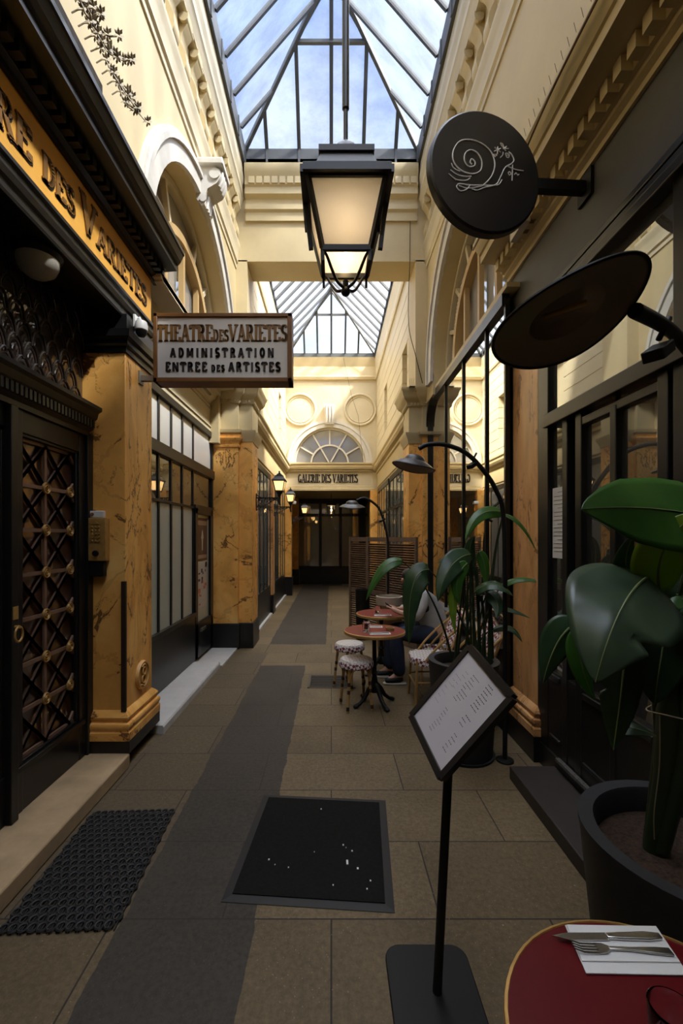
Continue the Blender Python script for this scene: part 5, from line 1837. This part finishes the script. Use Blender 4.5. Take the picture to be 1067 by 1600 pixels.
# ------------------------------------------------------------------ rattan stools and chairs
def stool(label):
    t = thing('rattan_stool', label, 'stool', (0, 0, 0), 'woven rattan stools', local=True)
    m = MB()
    m.lathe([(0, 0.475), (0.10, 0.478), (0.145, 0.472), (0.158, 0.458), (0.160, 0.44), (0, 0.44)], n=32)
    m.build('seat', WEAVEW, t)
    m = MB()
    m.lathe([(0.161, 0.452), (0.168, 0.44), (0.168, 0.405), (0.160, 0.398), (0.150, 0.40), (0.150, 0.45)], n=32)
    m.build('woven_edge', WEAVE, t)
    for k in range(4):
        a = PI / 4 + k * PI / 2
        c, s = math.cos(a), math.sin(a)
        l = MB()
        l.tube([(0.125 * c, 0.125 * s, 0.43), (0.150 * c, 0.150 * s, 0.2), (0.172 * c, 0.172 * s, 0)], 0.0135, 10)
        b2 = math.cos(a + 0.5), math.sin(a + 0.5)
        b3 = math.cos(a - 0.5), math.sin(a - 0.5)
        for b in (b2, b3):
            l.tube(bezpts((0.148 * c, 0.148 * s, 0.22), (0.15 * c, 0.15 * s, 0.36), (0.14 * b[0], 0.14 * b[1], 0.41), 6), 0.007, 6)
        lg = l.build('leg', RATTAN, t)
        w = MB()
        for z in (0.02, 0.17, 0.24):
            r = 0.172 - 0.047 * z / 0.43
            w.tube([(r * c, r * s, z), (r * c * 0.99, r * s * 0.99, z + 0.035)], 0.0152, 10)
        w.build('binding', BIND, lg)
    return t


st = stool('woven rattan stool in front of the nearer bistro table, closest to the viewer')
st.location = (0.24, 4.24, 0)
st.rotation_euler = (0, 0, 0.25)
copy_thing(st, (0.20, 4.86, 0), 0.9, 'woven rattan stool half hidden behind the front stool')


def rattan_chair(label):
    t = thing('rattan_chair', label, 'chair', (0, 0, 0), 'maroon and white woven bistro chairs', local=True)
    m = MB()
    pts = [(0.205 * abs(math.cos(a)) ** 0.7 * (1 if math.cos(a) > 0 else -1), 0.205 * abs(math.sin(a)) ** 0.7 * (1 if math.sin(a) > 0 else -1)) for a in [2 * PI * i / 40 for i in range(40)]]
    m.prism(pts, 'z', 0.435, 0.458)
    m.build('seat', WEAVEW, t, bevel=0.006)
    m = MB()
    p2 = [(x * 1.04, y * 1.04) for x, y in pts]
    vs = [(x, y, 0.462) for x, y in pts] + [(x, y, 0.45) for x, y in p2] + [(x, y, 0.395) for x, y in p2] + [(x * 0.97, y * 0.97, 0.39) for x, y in pts]
    n = 40
    m.add(vs, [(r * n + i, r * n + (i + 1) % n, (r + 1) * n + (i + 1) % n, (r + 1) * n + i) for r in range(3) for i in range(n)])
    m.build('woven_apron', WEAVE, t, solid=0.006)

    def bp(v, z):
        # curved leaning back: v -1..1 across, z height
        k = (z - 0.46) / 0.44
        return (-0.19 - 0.15 * k + 0.07 * v * v * (1 - 0.3 * k), v * (0.19 + 0.02 * k) * (1 - 0.25 * max(0, k - 0.7)), z)
    m = MB()
    nv, nz = 12, 10
    vs = []
    for i in range(nz + 1):
        for j in range(nv + 1):
            v = -1 + 2 * j / nv
            top = 0.90 - 0.10 * v ** 4
            z = 0.53 + (top - 0.53) * i / nz
            vs.append(bp(v, z))
    m.add(vs, [(i * (nv + 1) + j, i * (nv + 1) + j + 1, (i + 1) * (nv + 1) + j + 1, (i + 1) * (nv + 1) + j) for i in range(nz) for j in range(nv)])
    bk_ = m.build('backrest', WEAVE, t, solid=0.014)
    m = MB()
    edge = [bp(-1, 0.50 + 0.3 * i / 6) for i in range(7)] + [bp(-1 + 2 * j / 12, 0.90 - 0.10 * (-1 + 2 * j / 12) ** 4 + 0.005) for j in range(1, 12)] + [bp(1, 0.80 - 0.3 * i / 6) for i in range(7)]
    m.tube(edge, 0.013, 10)
    for q in (-0.45, 0.0, 0.45):
        m.tube([bp(q, 0.47 + 0.42 * i / 6) for i in range(7)], 0.008, 8)
    m.build('back_frame', RATTAN, bk_)
    for s in (-1, 1):
        l = MB()
        l.tube([(0.165, s * 0.165, 0.44), (0.178, s * 0.178, 0.2), (0.19, s * 0.185, 0)], 0.014, 10)
        l.build('leg', RATTAN, t)
        l = MB()
        l.tube(smooth_path([(-0.20, s * 0.18, 0.0), (-0.185, s * 0.18, 0.22), (-0.175, s * 0.185, 0.44), bp(s, 0.52)], 4), 0.014, 10)
        l.build('leg', RATTAN, t)
        a = MB()
        a.tube(smooth_path([(0.10, s * 0.198, 0.44), (0.0, s * 0.208, 0.56), (-0.12, s * 0.21, 0.68), bp(s, 0.79)], 5), 0.012, 8)
        a.build('side_brace', RATTAN, t)
    st_ = MB()
    for p, q in (((0.18, -0.176, 0.2), (0.18, 0.176, 0.2)), ((-0.187, -0.18, 0.2), (-0.187, 0.18, 0.2)), ((0.18, -0.176, 0.23), (-0.187, -0.18, 0.23)), ((0.18, 0.176, 0.23), (-0.187, 0.18, 0.23))):
        st_.tube([p, q], 0.009, 8)
    st_.build('stretchers', RATTAN, t)
    return t


ch = rattan_chair('maroon and white woven bistro chair at the nearer table, its seat facing the stools')
ch.location = (1.00, 4.42, 0)
ch.rotation_euler = (0, 0, PI)
copy_thing(ch, (1.19, 5.02, 0), PI - 0.05, 'maroon and white woven bistro chair in which the person sits')
copy_thing(ch, (1.17, 3.88, 0), PI + 0.12, 'maroon and white woven bistro chair behind the second planter, beside the glass bay')


# ------------------------------------------------------------------ potted plants
def leaf(parent, mat, p0, p1, p2, hw, nh, fold=0.25, wave=0.0, seed=0, rag=0.0, name='leaf', curl=0.0, tears=()):
    rnd_ = random.Random(seed)
    nh = Vector(nh).normalized()
    nt, ns = (44 if tears else 22), 5
    vs, fs, mid = [], [], []
    ph = rnd_.uniform(0, 6)
    for i in range(nt + 1):
        t = i / nt
        p = bez(p0, p1, p2, t)
        T = (bez(p0, p1, p2, min(t + 0.02, 1)) - bez(p0, p1, p2, max(t - 0.02, 0))).normalized()
        S = T.cross(nh).normalized()
        N_ = S.cross(T).normalized()
        if N_.dot(nh) < 0:
            N_ = -N_
        w = hw * (math.sin(PI * min(1, 0.03 + 0.97 * t) ** 0.62) ** 0.75) if t < 0.999 else hw * 0.01
        mid.append(p + N_ * 0.001)
        for j in range(-ns, ns + 1):
            u = j / ns
            cut = 1.0
            for sd_, t0_, tw_, dp_ in tears:
                if sd_ * u > 0:
                    cut *= 1 - dp_ * max(0.0, 1 - abs(t - t0_) / tw_)
            ww = w * (cut if abs(u) > 0.5 else 1.0) * (1 + (rag * rnd_.uniform(-1, 0.15) if abs(j) == ns else 0))
            dn = -fold * abs(u) * w + wave * w * math.sin(9 * t + ph + (2 if u > 0 else 0)) * abs(u) - curl * u * u * w
            vs.append(p + S * (u * ww) + N_ * dn)
    k = 2 * ns + 1
    fs = [(i * k + j, i * k + j + 1, (i + 1) * k + j + 1, (i + 1) * k + j) for i in range(nt) for j in range(k - 1)]
    m = MB()
    m.add(vs, fs)
    o = m.build(name, [mat], parent, solid=0.0016)
    r = MB()
    r.tube(mid, [max(0.0008, (0.0042 if hw > 0.05 else 0.0028) * (1 - 0.8 * i / nt)) for i in range(nt + 1)], 6)
    r.build('midrib', RIB, o)
    return o


def planter(parent, c, r, rb, h):
    m = MB()
    m.lathe([(0, 0), (rb, 0), (rb + 0.005, 0.01), (r - 0.004, h - 0.03), (r, h - 0.012), (r, h), (r - 0.045, h), (r - 0.05, h - 0.01), (r - 0.055, h - 0.09), (0, h - 0.09)], (c[0], c[1], 0), 48)
    m.build('planter', POTM, parent)
    s = MB()
    s.lathe([(r - 0.056, h - 0.085), (r * 0.5, h - 0.072), (0, h - 0.066)], (c[0], c[1], 0), 32)
    s.build('soil', SOIL, parent)


# the large one in front, right
P = thing('potted_plant', 'large broad-leaved plant in a round charcoal planter before the black shop door', 'potted plant', (1.13, 1.35, 0))
planter(P, (1.13, 1.35), 0.325, 0.25, 0.72)
tr = MB()
tr.tube(smooth_path([px(1020, 1335, 1.40), px(1034, 1240, 1.39), px(1044, 1160, 1.38), px(1046, 1080, 1.37), px(1044, 1000, 1.36)], 5), [0.030] * 8 + [0.036] * 6 + [0.028] * 7, 12)
tr.tube(smooth_path([px(1032, 1330, 1.38), px(1058, 1230, 1.36), px(1072, 1140, 1.34), px(1080, 1040, 1.34)], 5), 0.024, 10)
tr.tube(smooth_path([px(1012, 1330, 1.42), px(1022, 1240, 1.42), px(1030, 1140, 1.42), px(1020, 1020, 1.40)], 5), 0.017, 10)
tr.build('trunk', STALK, P)
tw = MB()
c0 = px(1047, 1112, 1.375)
tw.tube([(c0.x + 0.062 * math.cos(a * PI / 12), c0.y + 0.06 * math.sin(a * PI / 12), c0.z + 0.006 * math.sin(a * PI / 6)) for a in range(24)], 0.0022, 6, closed=True)
tw.tube(smooth_path([(c0.x - 0.055, c0.y - 0.03, c0.z), (c0.x - 0.06, c0.y - 0.035, c0.z - 0.15), (c0.x - 0.065, c0.y - 0.02, c0.z - 0.30), (c0.x - 0.05, c0.y, c0.z - 0.40)], 4), 0.0018, 6)
tw.build('twine', pm('pale_twine', (0.34, 0.30, 0.20), 0.8), P)
near = [
    (LEAFG, (1125, 812, 1.34), (1010, 785, 1.20), (908, 796, 1.12), 0.124, (0.0, -0.93, 0.36), 0.16, 0.10, 0.03),
    (LEAFS, (1012, 902, 1.30), (966, 925, 1.12), (930, 1066, 1.10), 0.152, (-0.22, -0.80, 0.55), 0.24, 0.05, 0.0),
    (LEAFY, (1030, 925, 1.30), (1016, 850, 1.26), (1092, 800, 1.22), 0.070, (-0.3, -1, 0.15), 0.15, 0.05, 0.0),
    (LEAFD, (988, 912, 1.36), (966, 880, 1.33), (990, 836, 1.30), 0.034, (-0.3, -1, 0.1), 0.3, 0.05, 0.0),
    (LEAFD, (978, 1000, 1.30), (972, 1080, 1.22), (958, 1172, 1.20), 0.062, (-0.25, -1, 0.2), 0.25, 0.06, 0.06),
    (LEAFD, (900, 975, 1.45), (866, 990, 1.45), (848, 1068, 1.45), 0.058, (-0.2, -1, 0.3), 0.2, 0.05, 0.0),
    (LEAFD, (1045, 960, 1.36), (1030, 1030, 1.30), (1022, 1100, 1.28), 0.125, (0.1, -1, 0.25), 0.15, 0.05, 0.04),
    (LEAFG, (905, 985, 1.42), (900, 1040, 1.40), (930, 1095, 1.38), 0.040, (0.1, -1, 0.2), 0.25, 0.05, 0.0),
    (LEAFD, (985, 922, 1.48), (945, 888, 1.48), (905, 925, 1.48), 0.045, (0, -0.8, 0.6), 0.2, 0.05, 0.0),
    (LEAFD, (1045, 950, 1.38), (1100, 900, 1.30), (1140, 1010, 1.25), 0.12, (0.3, -0.8, 0.5), 0.25, 0.08, 0.05),
    (LEAFG, (1030, 935, 1.40), (1062, 915, 1.35), (1110, 960, 1.32), 0.07, (0.2, -0.7, 0.7), 0.2, 0.05, 0.0),
    (LEAFD, (955, 1140, 1.40), (985, 1130, 1.36), (1025, 1150, 1.34), 0.028, (0, -0.6, 0.8), 0.2, 0.05, 0.0),
]
for i, (mt, a, b, c, hw, nh, fold, wave, rag) in enumerate(near):
    leaf(P, mt, px(*a), px(*b), px(*c), hw, nh, fold, wave, i, rag, tears=((-1, 0.64, 0.08, 0.42),) if i == 1 else ((1, 0.5, 0.05, 0.35),) if i in (4, 6) else ())
    if i < 11:
        s = MB()
        top = px(1038, 1030, 1.37)
        q = px(*a)
        s.tube(bezpts(top, Vector(((top.x + q.x) / 2 + 0.01, (top.y + q.y) / 2, max(q.z, top.z) + 0.02)), q, 10), [0.010 - 0.0005 * k for k in range(11)], 8)
        s.build('leaf_stalk', STALK, P)

# the second one, beside the glass bay
P = thing('potted_plant', 'tall-stemmed plant in a charcoal planter by the glass bay, behind the menu stand', 'potted plant', (1.005, 3.34, 0))
planter(P, (1.005, 3.34), 0.262, 0.205, 0.715)
MB().lathe([(0, 0.0), (0.222, 0.0), (0.230, 0.022), (0.220, 0.022), (0.2, 0.008), (0, 0.008)], (1.005, 3.34, 0), 40).build('saucer', POTM, P)
mid = [
    (LEAFG, (628, 876, 3.25), (596, 872, 3.22), (572, 938, 3.2), 0.048, (-0.2, -0.75, 0.6), 0.2, 0.06, 0.0),
    (LEAFD, (670, 890, 3.22), (634, 886, 3.15), (639, 1008, 3.15), 0.098, (-0.5, -0.85, 0.2), 0.30, 0.10, 0.10),
    (LEAFG, (788, 802, 3.35), (742, 786, 3.3), (727, 846, 3.25), 0.055, (-0.2, -0.9, 0.5), 0.25, 0.05, 0.0),
    (LEAFG, (786, 804, 3.35), (815, 806, 3.3), (838, 862, 3.25), 0.022, (0.2, -0.8, 0.6), 0.3, 0.05, 0.0),
    (LEAFD, (735, 866, 3.3), (696, 872, 3.2), (684, 940, 3.15), 0.092, (-0.2, -0.95, 0.25), 0.2, 0.08, 0.05),
    (LEAFY, (722, 900, 3.25), (700, 925, 3.2), (712, 992, 3.2), 0.042, (0.1, -1, 0.15), 0.2, 0.05, 0.0),
    (LEAFG, (730, 880, 3.25), (705, 900, 3.2), (718, 945, 3.2), 0.055, (0, -1, 0.1), 0.1, 0.05, 0.0),
    (LEAFG, (782, 918, 3.35), (806, 895, 3.3), (856, 912, 3.25), 0.030, (0, -0.6, 0.8), 0.3, 0.05, 0.0),
    (LEAFD, (742, 925, 3.3), (770, 898, 3.2), (802, 932, 3.15), 0.060, (0, -0.6, 0.8), 0.2, 0.08, 0.05),
    (LEAFD, (762, 925, 3.3), (785, 940, 3.2), (775, 965, 3.15), 0.055, (0, -1, 0.3), 0.2, 0.08, 0.05),
    (LEAFD, (770, 948, 3.35), (800, 950, 3.3), (828, 966, 3.25), 0.026, (0, -0.6, 0.8), 0.3, 0.05, 0.0),
    (LEAFD, (770, 985, 3.35), (800, 968, 3.3), (816, 1004, 3.25), 0.034, (0, -0.6, 0.8), 0.3, 0.05, 0.0),
    (LEAFG, (748, 862, 3.4), (762, 880, 3.38), (758, 920, 3.38), 0.045, (0, -1, 0.1), 0.2, 0.05, 0.0),
    (LEAFD, (730, 880, 3.36), (712, 855, 3.32), (684, 880, 3.30), 0.035, (0, -0.7, 0.7), 0.2, 0.05, 0.0),
    (LEAFD, (738, 900, 3.4), (728, 850, 3.4), (742, 838, 3.4), 0.05, (0, -1, 0.2), 0.2, 0.05, 0.0),
]
for i, (mt, a, b, c, hw, nh, fold, wave, rag) in enumerate(mid):
    leaf(P, mt, px(*a), px(*b), px(*c), hw, nh, fold, wave, 40 + i, rag)
    s = MB()
    bx0 = 735 + (i * 37 % 40) - 20 + (18 if a[0] > 755 else -6)
    root = px(bx0, 1030, 3.33)
    root.z = 0.65
    q = px(*a)
    mm = root.lerp(q, 0.6) + Vector(((1.0 - q.x) * 0.25, 0, 0.10))
    s.tube(bezpts(root, mm, q, 12), [0.010 - 0.0005 * k for k in range(13)], 8)
    s.build('leaf_stalk', STALK, P)
s = MB()
for x, yt, r in ((736, 872, 0.012), (744, 885, 0.014), (752, 930, 0.011), (764, 960, 0.011)):
    a = px(x + 6, 1030, 3.36)
    a.z = 0.64
    s.tube(smooth_path([a, px(x + 4, 970, 3.36), px(x, yt, 3.36)], 5), r, 10)
s.build('trunk', STALK, P)
MB().tube([(px(740, 1030, 3.42).x, 3.42, 0.63), px(738, 845, 3.42)], 0.011, 8).build('cane_stake', BAMB, P)

# ------------------------------------------------------------------ louvred screen and the pots before it
S = thing('louvred_screen', 'folding screen of weathered wooden louvres in front of the far marble pilaster', 'screen', (0.8, 7.1, 0))
SP = [(0.33, 7.75), (0.62, 7.42), (0.90, 6.98), (1.24, 6.36)]
for k in range(3):
    a, b = Vector((*SP[k], 0)), Vector((*SP[k + 1], 0))
    off = Vector((0, 0.05 * (1 if k % 2 else -1), 0))
    d = (b - a).normalized()
    a2, b2 = a + d * 0.012, b - d * 0.012
    fm = MB()
    n_ = Vector((-d.y, d.x, 0))
    for p, q in ((a2, a2), (b2, b2)):
        fm.beam(p + Vector((0, 0, 0.0)), q + Vector((0, 0, 1.64)), 0.032, 0.045, n_)
    for z in (0.05, 0.72, 1.60):
        fm.beam(a2 + Vector((0, 0, z)), b2 + Vector((0, 0, z)), 0.028, 0.07)
    pn = fm.build('panel_frame', SLAT, S, smooth=False)
    sl = MB()
    z = 0.11
    while z < 1.55:
        if not (0.68 < z < 0.77):
            p, q = a2 + Vector((0, 0, z)), b2 + Vector((0, 0, z))
            sl.beam(p, q, 0.036, 0.006, (n_ * 0.8 + Vector((0, 0, 0.6))))
        z += 0.037
    sl.build('louvres', SLAT, pn, smooth=False)
b_ = MB()
b_.lathe([(0, 0), (0.10, 0), (0.115, 0.78), (0.12, 0.80), (0.105, 0.80), (0.10, 0.72), (0, 0.72)], (0.50, 7.05, 0), 24)
tag(b_.build('tall_planter', BLACKM), 'slim black planter in front of the louvred screen', 'planter', kind='thing')
b_ = thing('barrel_planter', 'copper-toned barrel with pale rim beyond the second bistro table', 'barrel', (0.765, 5.79, 0))
MB().lathe([(0, 0), (0.15, 0), (0.165, 0.3), (0.17, 0.76), (0, 0.76)], (0.765, 5.79, 0), 24).build('body', pm('copper_tone', (0.22, 0.115, 0.05), 0.45, metal=0.3), b_)
MB().lathe([(0.171, 0.755), (0.175, 0.755), (0.178, 0.86), (0.16, 0.865), (0.155, 0.78), (0, 0.78)], (0.765, 5.79, 0), 24).build('rim', pm('pale_band', (0.34, 0.28, 0.21), 0.6), b_)

# ------------------------------------------------------------------ mats and drain
m = MB()
# rubber ring mat, slightly turned
o0, ang = Vector((-1.16, 2.22, 0)), 0.045
ca, sa = math.cos(ang), math.sin(ang)


def loc2(u, v, z):
    return (o0.x + u * ca - v * sa, o0.y + u * sa + v * ca, z)


nu, nv_ = 12, 20
du, dv = 0.47 / nu, 0.80 / nv_
for i in range(nu):
    for j in range(nv_):
        u = -0.235 + (i + 0.5) * du + (du / 4 if j % 2 else -du / 4)
        v = -0.40 + (j + 0.5) * dv
        m.tube([loc2(u + du * 0.46 * math.cos(a * PI / 6), v + dv * 0.50 * math.sin(a * PI / 6), 0.012) for a in range(12)], 0.0055, 5, closed=True)
        m.beam(loc2(u, v - dv * 0.5, 0.006), loc2(u, v + dv * 0.5, 0.006), 0.006, 0.010)
for i in range(nu + 1):
    u = -0.235 + i * du
    m.beam(loc2(u, -0.40, 0.005), loc2(u, 0.40, 0.005), 0.005, 0.010)
tag(m.build('ring_mat', RUB), 'black rubber ring mat on the floor before the worn cream doorstep', 'mat', kind='thing')
dm = thing('door_mat', 'flat black mat with rubber border in the middle of the passage floor', 'mat', (-0.08, 2.35, 0))
c4_ = [(-0.498, 1.976), (0.278, 1.918), (0.338, 2.735), (-0.430, 2.795)]
cx_, cy_ = sum(p[0] for p in c4_) / 4, sum(p[1] for p in c4_) / 4
inn = [(cx_ + (p[0] - cx_) * 0.90, cy_ + (p[1] - cy_) * 0.91) for p in c4_]
m = MB()
m.add([(*p, 0.001) for p in c4_] + [(*p, 0.003) for p in c4_] + [(*p, 0.008) for p in inn], [(3, 2, 1, 0)] + [(r * 4 + i, r * 4 + (i + 1) % 4, r * 4 + 4 + (i + 1) % 4, r * 4 + 4 + i) for r in range(2) for i in range(4)] + [(8, 9, 10, 11)])
m.build('rubber_border', pm('rubber_border', (0.018, 0.0165, 0.015), 0.6), dm, smooth=False)
m = MB()
i2 = [(cx_ + (p[0] - cx_) * 0.895, cy_ + (p[1] - cy_) * 0.905) for p in c4_]
m.prism(i2, 'z', 0.0075, 0.0125)
m.build('pile', CARPET, dm, smooth=False)
rnd = random.Random(9)
m = MB()
for i in range(12):
    x, y = rnd.uniform(-0.38, 0.25), rnd.uniform(2.03, 2.68)
    r = rnd.uniform(0.002, 0.0045)
    m.box(x - r, y - r, 0.0127, x + r, y + r * 1.5, 0.015)
m.box(0.075, 2.185, 0.0127, 0.085, 2.215, 0.016)
tag(m.build('paper_scraps', GUMWHITE), 'tiny white scraps scattered on the flat black mat', 'litter', kind='stuff')
dr = thing('floor_drain', 'rectangular metal floor grating beside the front rattan stool', 'grating', (0.0, 4.98, 0))
m = MB()
for a, b, c, d in ((-0.26, 4.76, 0.26, 4.785), (-0.26, 5.175, 0.26, 5.20), (-0.26, 4.76, -0.235, 5.20), (0.235, 4.76, 0.26, 5.20)):
    m.box(a, b, 0.001, c, d, 0.006)
m.build('rim', pm('drain_metal', (0.075, 0.062, 0.048), 0.5, metal=0.3), dr)
m = MB()
for i in range(11):
    y = 4.80 + i * 0.035
    m.box(-0.235, y, 0.001, 0.235, y + 0.016, 0.0055)
m.build('bars', pm('drain_bar', (0.06, 0.05, 0.042), 0.5, metal=0.3), dr)
MB().box(-0.24, 4.78, 0.0004, 0.24, 5.18, 0.0012).build('slot_bed', BLACKM, dr)
sw = MB()
sw.tube(smooth_path([(-1.352, 15.1, 0.55), (-1.30, 15.12, 0.3), (-1.31, 15.12, 0.1)], 4), 0.02, 8)


# ------------------------------------------------------------------ the seated person
def skin_mesh(name, verts, edges, radii, mat, parent, sub=2, root=0):
    o0 = ROOT[parent.name]
    me = bpy.data.meshes.new(name)
    me.from_pydata([Vector(v) - o0 for v in verts], edges, [])
    me.materials.append(mat)
    o = bpy.data.objects.new(name, me)
    COL.objects.link(o)
    o.parent = parent
    ROOT[o.name] = o0
    sk = o.modifiers.new('skin', 'SKIN')
    sk.use_smooth_shade = True
    for i, r in enumerate(radii):
        r = r if isinstance(r, tuple) else (r, r)
        me.skin_vertices[0].data[i].radius = r
        me.skin_vertices[0].data[i].use_root = (i == root)
    ss = o.modifiers.new('sub', 'SUBSURF')
    ss.levels = sub
    ss.render_levels = sub
    return o


PR = thing('person', 'seated person in grey shirt, black vest and jeans leaning over a phone', 'person', (1.05, 5.03, 0))
J = {}
V_, E_, R_ = [], [], []


def jn(k, p, r, to=None):
    J[k] = len(V_)
    V_.append(p)
    R_.append(r)
    if to is not None:
        E_.append((J[to], J[k]))


jn('pelvis', (1.20, 5.02, 0.545), 0.125)
jn('waist', (1.175, 5.02, 0.68), (0.115, 0.135), 'pelvis')
jn('chest', (1.09, 5.02, 0.86), (0.12, 0.155), 'waist')
jn('upper', (1.02, 5.02, 0.98), (0.10, 0.14), 'chest')
jn('neck', (0.965, 5.02, 1.06), 0.052, 'upper')
jn('skull0', (0.935, 5.02, 1.105), 0.072, 'neck')
jn('skull1', (0.895, 5.02, 1.165), 0.092, 'skull0')
jn('skull2', (0.875, 5.02, 1.225), 0.070, 'skull1')
jn('nose', (0.800, 5.02, 1.125), 0.014, 'skull1')
hands = {}
for s in (-1, 1):
    y = 5.02
    jn(f'sh{s}', (1.02, y + s * 0.17, 0.975), 0.060, 'upper')
    jn(f'el{s}', (0.93, y + s * 0.25, 0.775), 0.042, f'sh{s}')
    jn(f'wr{s}', (0.755, y + s * 0.10, 0.800), 0.028, f'el{s}')
    jn(f'pa{s}', (0.700, y + s * 0.07, 0.825), (0.036, 0.018), f'wr{s}')
    for q, (ln, dy, dz) in enumerate(((0.072, 0.026, 0.012), (0.080, 0.009, 0.018), (0.076, -0.008, 0.016), (0.062, -0.024, 0.008))):
        jn(f'f{s}{q}a', (0.665, y + s * (0.07 + dy), 0.835 + dz * 0.5), 0.0095, f'pa{s}')
        jn(f'f{s}{q}b', (0.665 - ln * 0.45, y + s * (0.06 + dy), 0.845 + dz), 0.0085, f'f{s}{q}a')
        jn(f'f{s}{q}c', (0.665 - ln * 0.55, y + s * (0.035 + dy), 0.835 + dz), 0.0075, f'f{s}{q}b')
    jn(f't{s}a', (0.69, y + s * 0.045, 0.85), 0.011, f'pa{s}')
    jn(f't{s}b', (0.655, y + s * 0.025, 0.862), 0.009, f't{s}a')
    jn(f'hip{s}', (1.165, y + s * 0.095, 0.535), 0.098, 'pelvis')
    kx = 0.72 if s < 0 else 0.70
    jn(f'kn{s}', (kx, y + s * 0.13, 0.565), 0.066, f'hip{s}')
    ax = 0.76 if s < 0 else 0.69
    jn(f'an{s}', (ax, y + s * 0.13, 0.095), 0.040, f'kn{s}')
    jn(f'he{s}', (ax + 0.03, y + s * 0.13, 0.055), 0.035, f'an{s}')
    jn(f'to{s}', (ax - 0.15, y + s * 0.13, 0.035), 0.030, f'an{s}')
skin_mesh('body', V_, E_, R_, SKIN, PR, 2, 0)
# clothing follows the same joints
P_ = lambda k: V_[J[k]]
jv = [P_('pelvis'), P_('waist')]
je, jr = [(0, 1)], [0.150, (0.135, 0.150)]
for s in (-1, 1):
    o = len(jv)
    an = Vector(P_(f'an{s}'))
    jv += [P_(f'hip{s}'), P_(f'kn{s}'), tuple(Vector(P_(f'kn{s}')).lerp(an, 0.5)), tuple(an + Vector((0, 0, -0.015)))]
    jr += [0.122, 0.094, 0.082, 0.074]
    je += [(0, o), (o, o + 1), (o + 1, o + 2), (o + 2, o + 3)]
skin_mesh('jeans', jv, je, jr, JEAN, PR)
sv = [P_('pelvis'), P_('waist'), P_('chest'), P_('upper'), tuple(Vector(P_('upper')).lerp(Vector(P_('neck')), 0.45))]
sr = [(0.155, 0.165), (0.155, 0.170), (0.150, 0.185), (0.120, 0.165), 0.075]
se = [(0, 1), (1, 2), (2, 3), (3, 4)]
for s in (-1, 1):
    o = len(sv)
    sv += [P_(f'sh{s}'), P_(f'el{s}'), tuple(Vector(P_(f'el{s}')).lerp(Vector(P_(f'wr{s}')), 0.62))]
    sr += [0.088, 0.078, 0.052]
    se += [(3, o), (o, o + 1), (o + 1, o + 2)]
skin_mesh('shirt', sv, se, sr, SHIRT, PR)
skin_mesh('vest', [tuple(Vector(P_('chest')) + Vector((-0.055, 0, -0.10))), tuple(Vector(P_('chest')) + Vector((-0.055, 0, 0.02))), tuple(Vector(P_('upper')) + Vector((-0.035, 0, 0.02)))], [(0, 1), (1, 2)], [(0.125, 0.175), (0.135, 0.20), (0.11, 0.18)], VEST, PR)
hm = MB()
hm.ball((0.905, 5.02, 1.195), 0.103, 20, (0.98, 0.86, 0.95))
hm.ball((0.955, 5.02, 1.13), 0.072, 16, (0.8, 1.0, 1.0))
hm.build('hair', HAIR, PR)
for s in (-1, 1):
    an = Vector(P_(f'an{s}'))
    sh = skin_mesh('shoe', [(an.x + 0.045, an.y, 0.060), (an.x, an.y, 0.062), (an.x - 0.09, an.y, 0.050), (an.x - 0.165, an.y, 0.042), (an.x + 0.01, an.y, 0.10)], [(0, 1), (1, 2), (2, 3), (1, 4)], [(0.042, 0.040), (0.050, 0.046), (0.048, 0.036), (0.036, 0.026), 0.05], SHOE, PR)
    so = MB()
    so.prism([(an.x + 0.075, an.y - 0.028), (an.x + 0.075, an.y + 0.028), (an.x - 0.06, an.y + 0.042), (an.x - 0.17, an.y + 0.032), (an.x - 0.19, an.y), (an.x - 0.17, an.y - 0.032), (an.x - 0.06, an.y - 0.042)], 'z', 0.0, 0.022)
    so.build('sole', SOLE, sh, bevel=0.006)
ph = MB()
ph.beam((0.655, 4.955, 0.865), (0.655, 5.085, 0.865), 0.070, 0.009, (0.45, 0, 0.9))
tag(ph.build('mobile_phone', BLACKM), 'dark mobile phone held over the second bistro table by the seated person', 'phone', kind='thing')
